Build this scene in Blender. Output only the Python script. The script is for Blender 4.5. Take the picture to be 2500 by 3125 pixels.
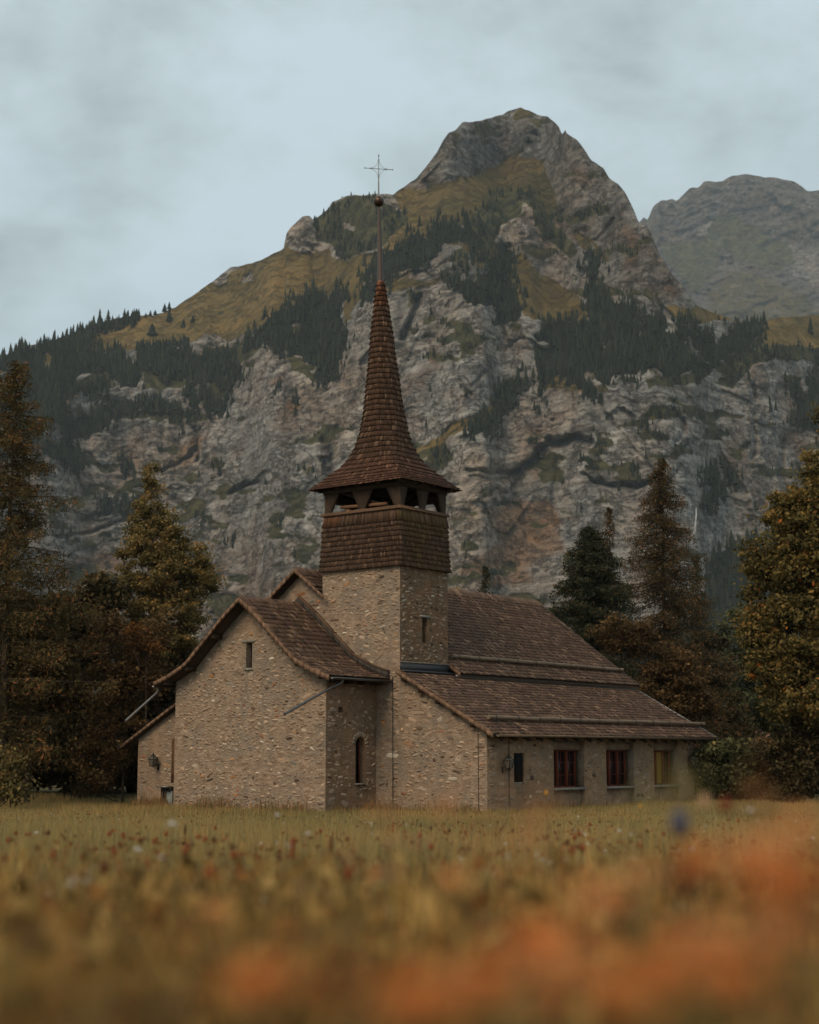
import bpy, math, random
import numpy as np
from math import sin, cos, pi, radians as R
random.seed(7); rng = np.random.default_rng(7)
SC = bpy.context.scene
for o in list(bpy.data.objects): bpy.data.objects.remove(o)
COL = SC.collection

# ------------------------------------------------------------------ camera
CAM_Z = 1.94
FPX = 4860.0                       # focal length, in pixels of the 2500 px wide photograph
HOR = 2306.0                       # height of the horizon in the photograph
PITCH = math.atan((HOR - 1562.5) / FPX)
cd = bpy.data.cameras.new('camera'); cam = bpy.data.objects.new('camera', cd); COL.objects.link(cam)
cam.location = (0, 0, CAM_Z); cam.rotation_euler = (pi / 2 + PITCH, 0, 0)
cd.sensor_fit = 'HORIZONTAL'; cd.sensor_width = 24.0; cd.lens = FPX / 2500 * 24
cd.clip_start = 0.05; cd.clip_end = 30000
cd.dof.use_dof = True; cd.dof.focus_distance = 52.0; cd.dof.aperture_fstop = 1.5
SC.camera = cam

# ------------------------------------------------------------------ sky, sun, exposure
W = bpy.data.worlds.new('World'); SC.world = W; W.use_nodes = True
nt = W.node_tree; nt.nodes.clear()
def wn(t, **k):
    n = nt.nodes.new(t)
    for a, b in k.items(): setattr(n, a, b)
    return n
SUN_AZ = R(-146); SUN_EL = R(42)      # azimuth from +Y towards +X
sky = wn('ShaderNodeTexSky', sky_type='NISHITA', sun_disc=False, sun_elevation=SUN_EL, sun_rotation=SUN_AZ)
bg1 = wn('ShaderNodeBackground'); bg1.inputs[1].default_value = 0.07
nt.links.new(sky.outputs[0], bg1.inputs[0])
tc = wn('ShaderNodeTexCoord')
mp = wn('ShaderNodeMapping'); mp.inputs['Scale'].default_value = (1.0, 1.0, 1.7); mp.inputs['Location'].default_value = (3.1, 1.7, .4)
nt.links.new(tc.outputs['Generated'], mp.inputs[0])
n1 = wn('ShaderNodeTexNoise'); n1.inputs['Scale'].default_value = 7; n1.inputs['Detail'].default_value = 7; n1.inputs['Roughness'].default_value = .6; n1.inputs['Distortion'].default_value = .15
n2 = wn('ShaderNodeTexNoise'); n2.inputs['Scale'].default_value = 2.3; n2.inputs['Detail'].default_value = 4
nt.links.new(mp.outputs[0], n1.inputs['Vector']); nt.links.new(mp.outputs[0], n2.inputs['Vector'])
cr = wn('ShaderNodeValToRGB')
el = cr.color_ramp.elements
el[0].position = .33; el[0].color = (.27, .325, .345, 1)
el[1].position = .62; el[1].color = (.465, .55, .605, 1)
e = el.new(.5); e.color = (.40, .48, .505, 1)
nt.links.new(n1.outputs[0], cr.inputs[0])
bg2 = wn('ShaderNodeBackground'); bg2.inputs[1].default_value = .86
nt.links.new(cr.outputs[0], bg2.inputs[0])
mr = wn('ShaderNodeMapRange'); mr.inputs[1].default_value = .32; mr.inputs[2].default_value = .52; mr.inputs[3].default_value = .62; mr.inputs[4].default_value = .97
nt.links.new(n2.outputs[0], mr.inputs[0])
mx = wn('ShaderNodeMixShader'); nt.links.new(mr.outputs[0], mx.inputs[0])
nt.links.new(bg1.outputs[0], mx.inputs[1]); nt.links.new(bg2.outputs[0], mx.inputs[2])
wo = wn('ShaderNodeOutputWorld'); nt.links.new(mx.outputs[0], wo.inputs[0])
sl = bpy.data.lights.new('sun', 'SUN'); sl.energy = 1.5; sl.angle = R(28); sl.color = (1, .78, .55)
so = bpy.data.objects.new('sun', sl); COL.objects.link(so)
so.rotation_euler = (pi / 2 - SUN_EL, 0, pi - SUN_AZ); so.location = (0, 0, 40)
SC.view_settings.view_transform = 'Standard'; SC.view_settings.look = 'None'
SC.view_settings.exposure = 0.7; SC.view_settings.gamma = 1.0; SC.view_settings.use_curve_mapping = False
SC.render.engine = 'CYCLES'
SC.cycles.use_denoising = True
SC.cycles.max_bounces = 6; SC.cycles.diffuse_bounces = 3; SC.cycles.volume_bounces = 1
SC.cycles.transparent_max_bounces = 8; SC.cycles.caustics_reflective = False; SC.cycles.caustics_refractive = False

# ------------------------------------------------------------------ helpers
def tag(o, label=None, cat=None, group=None, kind=None):
    if label: o['label'] = label
    if cat: o['category'] = cat
    if group: o['group'] = group
    if kind: o['kind'] = kind
    return o
def empty(name, loc=(0, 0, 0), rz=0, parent=None):
    o = bpy.data.objects.new(name, None); COL.objects.link(o); o.location = loc; o.rotation_euler = (0, 0, rz)
    o.empty_display_size = .3
    if parent: o.parent = parent
    return o
def put(name, me, parent=None, loc=None, rot=None, scale=None, color=None):
    o = bpy.data.objects.new(name, me); COL.objects.link(o)
    if parent: o.parent = parent
    if loc is not None: o.location = loc
    if rot is not None: o.rotation_euler = rot
    if scale is not None: o.scale = scale
    if color is not None: o.color = (*color, 1)
    return o
class MB:
    """collects polygons; every vertex may carry a colour"""
    def __init__(s): s.v = []; s.f = {}; s.c = []; s.n = 0
    def add(s, v, f, col=(1, 1, 1)):
        v = np.asarray(v, float).reshape(-1, 3); s.v.append(v)
        for q in f: s.f.setdefault(len(q), []).append(np.asarray([q]) + s.n)
        c = np.asarray(col, float)
        s.c.append(np.broadcast_to(c, (len(v), 3)) if c.ndim == 1 else c)
        s.n += len(v)
    def addn(s, v, f, col=(1, 1, 1)):       # f: (n,k) array
        v = np.asarray(v, float).reshape(-1, 3); f = np.asarray(f)
        s.v.append(v); s.f.setdefault(f.shape[1], []).append(f + s.n)
        c = np.asarray(col, float)
        s.c.append(np.broadcast_to(c, (len(v), 3)) if c.ndim == 1 else c)
        s.n += len(v)
    def box(s, p0, p1, col=(1, 1, 1), M=None):
        x0, y0, z0 = p0; x1, y1, z1 = p1
        v = np.array([(x0, y0, z0), (x1, y0, z0), (x1, y1, z0), (x0, y1, z0), (x0, y0, z1), (x1, y0, z1), (x1, y1, z1), (x0, y1, z1)], float)
        if M is not None: v = v @ np.asarray(M)[:3, :3].T + np.asarray(M)[:3, 3]
        s.addn(v, [(0, 3, 2, 1), (4, 5, 6, 7), (0, 1, 5, 4), (1, 2, 6, 5), (2, 3, 7, 6), (3, 0, 4, 7)], col)
    def bar(s, a, b, w, h, col=(1, 1, 1), up=(0, 0, 1)):
        a = np.array(a, float); b = np.array(b, float); d = b - a; L = np.linalg.norm(d); d /= L
        u = np.array(up, float); x = np.cross(d, u)
        if np.linalg.norm(x) < 1e-4: x = np.array([1., 0, 0])
        x /= np.linalg.norm(x); y = np.cross(x, d)
        M = np.eye(4); M[:3, 0] = d; M[:3, 1] = x; M[:3, 2] = y; M[:3, 3] = a
        s.box((0, -w / 2, -h / 2), (L, w / 2, h / 2), col, M)
    def tube(s, pts, rad, n=8, col=(1, 1, 1), cap=True):
        pts = np.array(pts, float); k = len(pts)
        rad = np.broadcast_to(np.asarray(rad, float), (k,))
        V = []; ref = None
        for i in range(k):
            d = pts[min(i + 1, k - 1)] - pts[max(i - 1, 0)]; d /= (np.linalg.norm(d) + 1e-9)
            if ref is None: ref = np.array([0, 0, 1.]) if abs(d[2]) < .9 else np.array([1., 0, 0])
            x = np.cross(d, ref); x /= (np.linalg.norm(x) + 1e-9); y = np.cross(d, x); ref = -np.cross(d, x) if False else ref
            for j in range(n):
                a = 2 * pi * j / n; V.append(pts[i] + rad[i] * (cos(a) * x + sin(a) * y))
        F = [(i * n + j, i * n + (j + 1) % n, (i + 1) * n + (j + 1) % n, (i + 1) * n + j) for i in range(k - 1) for j in range(n)]
        s.addn(V, F, col)
        if cap:
            s.add([V[j] for j in range(n)], [tuple(range(n))], col); s.add([V[(k - 1) * n + j] for j in range(n)], [tuple(range(n - 1, -1, -1))], col)
    def lathe(s, prof, n=12, col=(1, 1, 1), c=(0, 0, 0)):
        V = [(c[0] + r * cos(2 * pi * j / n), c[1] + r * sin(2 * pi * j / n), c[2] + z) for r, z in prof for j in range(n)]
        F = [(i * n + j, i * n + (j + 1) % n, (i + 1) * n + (j + 1) % n, (i + 1) * n + j) for i in range(len(prof) - 1) for j in range(n)]
        s.addn(V, F, col)
    def mesh(s, name, mat, smooth=False):
        me = bpy.data.meshes.new(name)
        v = np.concatenate(s.v); me.vertices.add(len(v)); me.vertices.foreach_set('co', v.ravel())
        loops = []; st = []; tot = []; pos = 0
        for k, L in s.f.items():
            a = np.concatenate(L); loops.append(a.ravel()); m = len(a)
            st.append(pos + np.arange(m) * k); tot.append(np.full(m, k)); pos += m * k
        loops = np.concatenate(loops); st = np.concatenate(st); tot = np.concatenate(tot)
        me.loops.add(len(loops)); me.loops.foreach_set('vertex_index', loops.astype(np.int32))
        me.polygons.add(len(st)); me.polygons.foreach_set('loop_start', st.astype(np.int32))
        try: me.polygons.foreach_set('loop_total', tot.astype(np.int32))
        except Exception: pass
        if smooth: me.polygons.foreach_set('use_smooth', np.ones(len(st), bool))
        me.update(calc_edges=True)
        a = me.color_attributes.new('col', 'FLOAT_COLOR', 'POINT')
        c = np.ones((len(v), 4)); c[:, :3] = np.concatenate(s.c); a.data.foreach_set('color', c.ravel())
        me.materials.append(mat)
        return me
    def build(s, name, mat, parent=None, smooth=False, kind=None, label=None, **k):
        o = put(name, s.mesh(name, mat, smooth), parent, **k)
        if kind: o['kind'] = kind
        if label: o['label'] = label
        return o

class Mat:
    """small wrapper for node materials"""
    def __init__(s, name, rough=.9, spec=.2):
        s.m = bpy.data.materials.new(name); s.m.use_nodes = True; s.t = s.m.node_tree
        s.b = s.t.nodes['Principled BSDF']; s.b.inputs['Roughness'].default_value = rough
        s.b.inputs['Specular IOR Level'].default_value = spec
        s.co = None
    def n(s, t, **k):
        n = s.t.nodes.new(t)
        for a, b in k.items():
            if a in n.inputs: n.inputs[a].default_value = b
            else: setattr(n, a, b)
        return n
    def l(s, a, b): s.t.links.new(a, b)
    def coord(s, scale=(1, 1, 1), rot=(0, 0, 0)):
        c = s.n('ShaderNodeTexCoord'); m = s.n('ShaderNodeMapping'); m.inputs['Scale'].default_value = scale; m.inputs['Rotation'].default_value = rot
        s.l(c.outputs['Object'], m.inputs[0]); return m.outputs[0]
    def noise(s, scale, detail=4, rough=.55, vec=None, dist=0, lo=0., hi=1., lac=2.0):
        n = s.n('ShaderNodeTexNoise'); n.inputs['Scale'].default_value = scale; n.inputs['Detail'].default_value = detail
        n.inputs['Roughness'].default_value = rough; n.inputs['Distortion'].default_value = dist
        if vec is None:
            if s.co is None: s.co = s.coord()
            vec = s.co
        s.l(vec, n.inputs['Vector']); o = n.outputs['Fac']
        if (lo, hi) != (0., 1.): o = s.rng(o, lo, hi)
        return o
    def rng(s, v, lo, hi, a=0., b=1.):
        m = s.n('ShaderNodeMapRange'); s.l(v, m.inputs[0])
        for i, x in enumerate((lo, hi, a, b)): m.inputs[i + 1].default_value = x
        return m.outputs[0]
    def ramp(s, v, stops):
        r = s.n('ShaderNodeValToRGB'); e = r.color_ramp.elements
        e[0].position, e[0].color = stops[0][0], (*stops[0][1], 1); e[1].position, e[1].color = stops[-1][0], (*stops[-1][1], 1)
        for p, c in stops[1:-1]: x = e.new(p); x.color = (*c, 1)
        s.l(v, r.inputs[0]); return r.outputs[0]
    def mix(s, f, a, b, mode='MIX'):
        m = s.n('ShaderNodeMix', data_type='RGBA', blend_type=mode)
        for x, i in ((f, 0), (a, 6), (b, 7)):
            if hasattr(x, 'links'): s.l(x, m.inputs[i])
            elif i == 0: m.inputs[0].default_value = x
            else: m.inputs[i].default_value = (*x, 1)
        return m.outputs[2]
    def math(s, op, a, b=0):
        m = s.n('ShaderNodeMath', operation=op)
        for x, i in ((a, 0), (b, 1)):
            if hasattr(x, 'links'): s.l(x, m.inputs[i])
            else: m.inputs[i].default_value = x
        return m.outputs[0]
    def attr(s, name='col', out='Color'):
        a = s.n('ShaderNodeAttribute', attribute_name=name); return a.outputs[out]
    def ocol(s): return s.n('ShaderNodeObjectInfo').outputs['Color']
    def base(s, c):
        if hasattr(c, 'links'): s.l(c, s.b.inputs['Base Color'])
        else: s.b.inputs['Base Color'].default_value = (*c, 1)
        return s
    def bump(s, h, dist=.02, strength=1.):
        b = s.n('ShaderNodeBump'); b.inputs['Distance'].default_value = dist; b.inputs['Strength'].default_value = strength
        s.l(h, b.inputs['Height']); s.l(b.outputs[0], s.b.inputs['Normal']); return s
    def leafy(s, c, amt=.25):
        """adds light passing through thin leaves"""
        tr = s.n('ShaderNodeBsdfTranslucent'); s.l(c, tr.inputs[0]); mx = s.n('ShaderNodeMixShader'); mx.inputs[0].default_value = amt
        s.l(s.b.outputs[0], mx.inputs[1]); s.l(tr.outputs[0], mx.inputs[2]); s.l(mx.outputs[0], s.t.nodes['Material Output'].inputs[0]); return s

# fast value noise
_G = rng.random((64, 64, 64)).astype(np.float32)
def vnoise(p):
    i = np.floor(p).astype(int); f = p - i; f = f * f * (3 - 2 * f); i &= 63; j = (i + 1) & 63
    x0, y0, z0 = i[..., 0], i[..., 1], i[..., 2]; x1, y1, z1 = j[..., 0], j[..., 1], j[..., 2]
    fx, fy, fz = f[..., 0], f[..., 1], f[..., 2]
    a = _G[x0, y0, z0] * (1 - fx) + _G[x1, y0, z0] * fx; b = _G[x0, y1, z0] * (1 - fx) + _G[x1, y1, z0] * fx
    c = _G[x0, y0, z1] * (1 - fx) + _G[x1, y0, z1] * fx; d = _G[x0, y1, z1] * (1 - fx) + _G[x1, y1, z1] * fx
    return (a * (1 - fy) + b * fy) * (1 - fz) + (c * (1 - fy) + d * fy) * fz
def facets(p, seed=0., tilt=1.1):
    """broken rock: every cell of an irregular 3D lattice is a tilted plane with a level of its own"""
    base = np.floor(p).astype(int); best = np.full(p.shape[:-1], 1e9); val = np.zeros(p.shape[:-1]); s_ = int(seed * 7)
    for dx in (-1, 0, 1):
        for dy in (-1, 0, 1):
            for dz in (-1, 0, 1):
                c = base + [dx, dy, dz]; i = (c + s_) & 63
                r = [_G[i[..., 0], i[..., 1], i[..., 2]], _G[i[..., 1], i[..., 2], i[..., 0]], _G[i[..., 2], i[..., 0], i[..., 1]]]
                q = p - c - np.stack(r, -1); d = (q ** 2).sum(-1); h = _G[(i[..., 0] + 31) & 63, i[..., 1], i[..., 2]]; tz = _G[i[..., 0], (i[..., 1] + 23) & 63, i[..., 2]]
                v = h - .5 + tilt * ((r[0] - .5) * q[..., 0] + (tz - .35) * q[..., 2]); m = d < best; val = np.where(m, v, val); best = np.where(m, d, best)
    return val
def fbm(p, oct=5, ridged=False, gain=.5):
    p = np.asarray(p, float); s = 0; a = 1.; t = 0
    for k in range(oct):
        n = vnoise(p * 2.03 ** k + 17.3 * k)
        if ridged: n = 1 - np.abs(2 * n - 1)
        s = s + a * n; t += a; a *= gain
    return s / t

# ------------------------------------------------------------------ the ground
def ground_z(x, y):
    x = np.asarray(x, float); y = np.asarray(y, float)
    z = 1.2 * np.clip(1 - y / 44, 0, 1.02)
    z = z + .05 * (fbm(np.stack([x * .15, y * .15, x * 0], -1), 3) - .5) * np.clip(y / 10, 0, 1)
    b = np.clip((y - 58) / 10, 0, 1)                       # low bank where the wood begins, left of the chapel
    return z + .45 * b * b * (3 - 2 * b) * np.clip((-x - 6) / 4, 0, 1)
def grid_sheet(name, xs, ys, zf, mat):
    X, Y = np.meshgrid(xs, ys); Z = zf(X, Y)
    v = np.stack([X, Y, Z], -1).reshape(-1, 3); nx = len(xs); ny = len(ys)
    i = np.arange(nx * ny).reshape(ny, nx)
    f = np.stack([i[:-1, :-1], i[:-1, 1:], i[1:, 1:], i[1:, :-1]], -1).reshape(-1, 4)
    m = MB(); m.addn(v, f); return m.build(name, mat, smooth=True)
m = Mat('meadow_soil'); n = m.noise(.6, 6)
m.base(m.ramp(n, [(.3, (.055, .042, .014)), (.5, (.085, .07, .022)), (.7, (.11, .085, .03))])); m.bump(m.noise(9, 5), .05)
M_ground = m.m
xs = np.concatenate([np.linspace(-3000, -80, 12), np.linspace(-70, 70, 90), np.linspace(80, 3000, 12)])
ys = np.concatenate([np.linspace(-900, -20, 6), np.linspace(-10, 120, 80), np.linspace(140, 5200, 24)])
tag(grid_sheet('ground', xs, ys, ground_z, M_ground), kind='structure')

# ------------------------------------------------------------------ the mountains
# Traced as directions (azimuth, elevation) and given real distance by integrating the steepness of each
# kind of ground outward from the foot of the cliff, 1.25 km away.
def in_poly(X, Y, poly):
    P = np.array(poly, float); r = np.zeros(X.shape, bool); x2, y2 = P[-1]
    bx = (X >= P[:, 0].min()) & (X <= P[:, 0].max()) & (Y >= P[:, 1].min()) & (Y <= P[:, 1].max())
    if not bx.any(): return r
    xs_, ys_ = X[bx], Y[bx]; q = np.zeros(xs_.shape, bool)
    for x1, y1 in P:
        c = ((y1 > ys_) != (y2 > ys_)) & (xs_ < (x2 - x1) * (ys_ - y1) / ((y2 - y1) + 1e-9) + x1)
        q ^= c; x2, y2 = x1, y1
    r[bx] = q; return r
def blur(a, ky, kx):
    for ax, k in ((0, ky), (1, kx)):
        if k < 1: continue
        w = np.hanning(2 * k + 3)[1:-1]; w /= w.sum()
        pad = [(0, 0)] * 2; pad[ax] = (k, k); b = np.pad(a, pad, mode='edge')
        a = sum(w[i] * (b[i:i + a.shape[0]] if ax == 0 else b[:, i:i + a.shape[1]]) for i in range(2 * k + 1))
    return a
def line_dist(X, Y, pts):
    D = np.full(X.shape, 1e9)
    for (ax, ay), (bx, by) in zip(pts[:-1], pts[1:]):
        dx, dy = bx - ax, by - ay; t = np.clip(((X - ax) * dx + (Y - ay) * dy) / (dx * dx + dy * dy), 0, 1)
        D = np.minimum(D, np.hypot(X - ax - t * dx, Y - ay - t * dy))
    return D
cP, sP = cos(PITCH), sin(PITCH)
def direction(x, y):
    a = x - 1250.; b = -(y - 1562.5); dx = a; dy = FPX * cP - b * sP; dz = FPX * sP + b * cP
    return dx, dy, dz
SIL = [(-600, 1330), (-300, 1220), (0, 1098), (60, 1058), (130, 1045), (200, 1025), (300, 985), (400, 962), (480, 960), (535, 937), (600, 892), (650, 858), (681, 832), (710, 812), (730, 812), (790, 797), (826, 779), (865, 760), (868, 745), (875, 712), (890, 692), (905, 676), (925, 660), (945, 658), (955, 670), (970, 661), (1005, 634), (1010, 620), (1060, 597), (1120, 594), (1165, 590), (1200, 592), (1225, 575), (1270, 543), (1300, 510), (1335, 463), (1352, 430), (1370, 405), (1390, 396), (1412, 374), (1450, 371), (1500, 358), (1540, 346), (1565, 333), (1592, 328), (1620, 340), (1645, 350), (1670, 353), (1690, 370), (1708, 390), (1714, 408), (1720, 404), (1725, 395), (1731, 408), (1760, 425), (1785, 455), (1805, 490), (1840, 510), (1860, 545), (1885, 560), (1910, 590), (1925, 620), (1940, 655), (1948, 678), (1975, 690), (1992, 720), (2000, 745), (2012, 775), (2030, 800), (2055, 840), (2090, 880), (2110, 905), (2125, 930), (2170, 950), (2240, 976), (2300, 990), (2320, 985), (2350, 973), (2400, 968), (2450, 966), (2500, 962), (2750, 950), (3100, 965)]
SILF = [(1400, 900), (1700, 800), (1850, 730), (1930, 700), (1955, 676), (1965, 662), (1978, 672), (1985, 650), (1995, 628), (2020, 612), (2055, 608), (2065, 613), (2085, 595), (2105, 575), (2130, 572), (2150, 553), (2205, 553), (2235, 537), (2285, 530), (2340, 540), (2400, 547), (2430, 555), (2460, 580), (2480, 583), (2500, 578), (2700, 620), (3100, 700)]
FOREST = [
 [(-600, 1330), (-300, 1200), (0, 1080), (60, 1040), (200, 1005), (300, 965), (402, 950), (402, 985), (312, 1012), (240, 1048), (300, 1080), (380, 1070), (440, 1075), (480, 1075), (500, 1060), (560, 1075), (565, 1105), (520, 1120), (440, 1130), (425, 1180), (405, 1250), (380, 1262), (372, 1180), (330, 1160), (310, 1215), (290, 1190), (262, 1150), (240, 1180), (205, 1215), (185, 1260), (160, 1290), (130, 1320), (105, 1350), (50, 1390), (0, 1410), (-400, 1450), (-600, 1450)], [(280, 1270), (330, 1235), (350, 1255), (300, 1320), (240, 1340), (205, 1325), (215, 1290)],
 [(740, 1042), (800, 1002), (826, 968), (870, 950), (900, 928), (913, 912), (960, 900), (1000, 882), (1030, 872), (1050, 905), (1063, 960), (1072, 1000), (1060, 1060), (1040, 1100), (1015, 1170), (985, 1190), (960, 1140), (930, 1090), (880, 1078), (840, 1064), (800, 1062), (740, 1070)],
 [(1105, 907), (1105, 855), (1140, 822), (1170, 782), (1190, 767), (1251, 716), (1312, 688), (1353, 679), (1414, 688), (1458, 708), (1487, 750), (1495, 800), (1440, 812), (1426, 765), (1393, 735), (1345, 752), (1337, 790), (1272, 818), (1174, 842), (1150, 905), (1115, 920)],
 [(1353, 860), (1370, 848), (1430, 868), (1480, 850), (1500, 790), (1520, 765), (1576, 770), (1580, 790), (1545, 810), (1560, 870), (1590, 930), (1640, 985), (1700, 992), (1780, 985), (1800, 940), (1788, 905), (1776, 860), (1800, 810), (1760, 760), (1765, 735), (1800, 760), (1840, 800), (1815, 850), (1830, 905), (1922, 945), (1990, 965), (2045, 985), (2110, 1000), (2170, 995), (2246, 985), (2320, 985), (2316, 1030), (2270, 1060), (2165, 1105), (2104, 1125), (1995, 1160), (1954, 1155), (1881, 1150), (1850, 1200), (1790, 1205), (1770, 1165), (1690, 1150), (1645, 1200), (1637, 1150), (1632, 1062), (1576, 1020), (1523, 980), (1480, 960), (1410, 910)],
 [(2415, 1170), (2500, 1140), (2800, 1150), (2800, 1290), (2500, 1310), (2440, 1290)],
 [(2130, 1480), (2160, 1440), (2215, 1430), (2235, 1470), (2180, 1530), (2150, 1540)],
 [(2170, 1700), (2300, 1640), (2500, 1600), (3100, 1600), (3100, 2400), (1500, 2400), (1500, 2050), (1900, 1960), (2120, 1900)],
 [(-600, 1900), (-100, 1850), (80, 1900), (300, 1880), (560, 1950), (800, 2150), (800, 2400), (-600, 2400)],
 [(350, 1420), (375, 1420), (400, 1560), (380, 1590), (330, 1570), (300, 1530), (345, 1490)], [(205, 1340), (225, 1345), (250, 1440), (235, 1460), (215, 1430)],
 [(640, 1085), (700, 1100), (745, 1100), (735, 1150), (700, 1190), (680, 1250), (668, 1300), (655, 1290), (665, 1200), (640, 1130)],
 [(1515, 1237), (1535, 1180), (1560, 1130), (1600, 1120), (1585, 1200), (1545, 1290), (1500, 1320), (1440, 1330), (1420, 1300), (1480, 1270)],
]
GRASS = [
 [(-600, 1250), (245, 1048), (312, 1012), (400, 986), (430, 965), (535, 936), (600, 888), (650, 860), (700, 838), (740, 812), (790, 795), (826, 777), (868, 752), (886, 749), (940, 764), (1000, 770), (1052, 786), (1146, 775), (1184, 741), (1240, 670), (1200, 600), (1225, 575), (1300, 568), (1393, 545), (1450, 532), (1511, 503), (1564, 474), (1600, 488), (1700, 488), (1715, 560), (1700, 640), (1560, 760), (1500, 790), (1430, 860), (1350, 860), (1150, 905), (1105, 907), (1052, 1000), (1040, 900), (913, 940), (826, 975), (770, 1010), (698, 1041), (638, 1024), (616, 1019), (560, 1060), (500, 1060), (380, 1062), (297, 1078)],
 [(1555, 810), (1560, 790), (1600, 782), (1650, 832), (1750, 890), (1790, 930), (1780, 980), (1700, 990), (1600, 960), (1540, 880)],
 [(1740, 700), (1800, 724), (1865, 786), (1860, 802), (1800, 775), (1760, 745)],
 [(2280, 1060), (2318, 990), (2350, 972), (2400, 966), (2500, 960), (2750, 945), (3100, 950), (3100, 1100), (2500, 1060), (2400, 1055), (2350, 1075)],
 [(2030, 932), (2120, 930), (2170, 950), (2250, 977), (2150, 990), (2060, 970)],
 [(1254, 1388), (1300, 1350), (1393, 1285), (1515, 1225), (1530, 1240), (1440, 1300), (1360, 1340), (1270, 1385)],
 [(1637, 1195), (1640, 1160), (1678, 1135), (1720, 1140), (1783, 1165), (1783, 1195), (1690, 1190)],
 [(1560, 50), (1561, 51), (1560, 52)],
 [(1560, 350), (1592, 325), (1630, 345), (1610, 360), (1575, 365)],
]
SCRUB = [
 [(955, 690), (965, 660), (1010, 630), (1060, 598), (1150, 598), (1250, 665), (1215, 700), (1150, 755), (1070, 790), (1030, 775), (970, 735)],
 [(1480, 605), (1560, 570), (1640, 590), (1700, 680), (1760, 760), (1745, 790), (1690, 740), (1640, 690), (1630, 640), (1600, 615), (1575, 660), (1530, 700), (1515, 755), (1470, 745), (1430, 680)],
 [(1160, 650), (1240, 640), (1245, 680), (1180, 740), (1150, 720)],
 [(620, 1090), (740, 1042), (840, 1068), (960, 1140), (970, 1170), (900, 1130), (860, 1078), (800, 1065), (720, 1095), (690, 1180), (640, 1260), (640, 1180)], [(430, 1100), (560, 1100), (600, 1130), (560, 1180), (440, 1190)],
 [(2180, 1110), (2260, 1060), (2310, 1030), (2350, 1065), (2400, 1050), (3100, 1080), (3100, 1120), (2400, 1100), (2300, 1110), (2240, 1180), (2200, 1130)],
 [(1960, 1160), (2100, 1120), (2190, 1110), (2160, 1150), (1990, 1190)],
 [(1340, 830), (1430, 800), (1430, 870), (1350, 860)],
]
ROCKY = [   # crags cut out of the grass
 [(1600, 612), (1633, 633), (1637, 677), (1661, 734), (1734, 775), (1771, 868), (1700, 843), (1649, 819), (1609, 779), (1556, 759), (1519, 746), (1536, 690), (1588, 645)],
 [(875, 745), (890, 695), (925, 668), (940, 700), (955, 730), (900, 745)], [(650, 860), (685, 835), (700, 850), (670, 875)], [(740, 840), (765, 830), (775, 860), (745, 860)],
 [(985, 700), (1008, 700), (1006, 728), (988, 728)], [(1055, 690), (1090, 690), (1080, 712), (1050, 708)],
 [(1660, 490), (1760, 500), (1800, 700), (1740, 690), (1690, 600)], [(1800, 726), (1830, 805), (1880, 800), (1930, 860), (2040, 965), (1960, 950), (1830, 900), (1810, 850)],
 [(1250, 770), (1340, 740), (1420, 760), (1430, 800), (1480, 840), (1440, 860), (1340, 850), (1180, 850)],
]
GREENDARK = SCRUB
ORANGE = [([(262, 1150), (275, 1155), (232, 1210), (200, 1240), (190, 1330), (178, 1330), (190, 1240)], 1.), ([(160, 1350), (172, 1350), (140, 1440), (128, 1440)], .8),
 ([(600, 1070), (628, 1060), (630, 1150), (610, 1160)], .7), ([(680, 1070), (735, 1060), (735, 1090), (690, 1110)], .4), ([(820, 1160), (870, 1140), (880, 1160), (830, 1180)], .8), ([(860, 1230), (910, 1220), (900, 1260), (870, 1260)], .8),
 ([(480, 1420), (560, 1370), (620, 1330), (640, 1340), (560, 1430), (500, 1440)], .5), ([(1500, 1560), (1600, 1520), (1690, 1540), (1720, 1680), (1600, 1730), (1640, 1780), (1500, 1800), (1400, 1740), (1520, 1660)], .75),
 ([(1310, 1060), (1330, 1060), (1350, 1110), (1335, 1125), (1318, 1100)], 1.), ([(1740, 500), (1790, 510), (1800, 560), (1750, 560)], .6), ([(1920, 690), (1950, 700), (1950, 800), (1910, 820), (1905, 740)], .7),
 ([(1880, 640), (1905, 650), (1905, 760), (1885, 740)], .4), ([(1230, 820), (1275, 830), (1270, 870), (1200, 880)], .5), ([(150, 1720), (380, 1680), (400, 1740), (200, 1790)], .7), ([(1940, 1700), (2050, 1650), (2050, 1800), (1900, 1850)], .3), ([(1940, 860), (2060, 860), (2080, 910), (2000, 910)], .4)]
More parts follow.
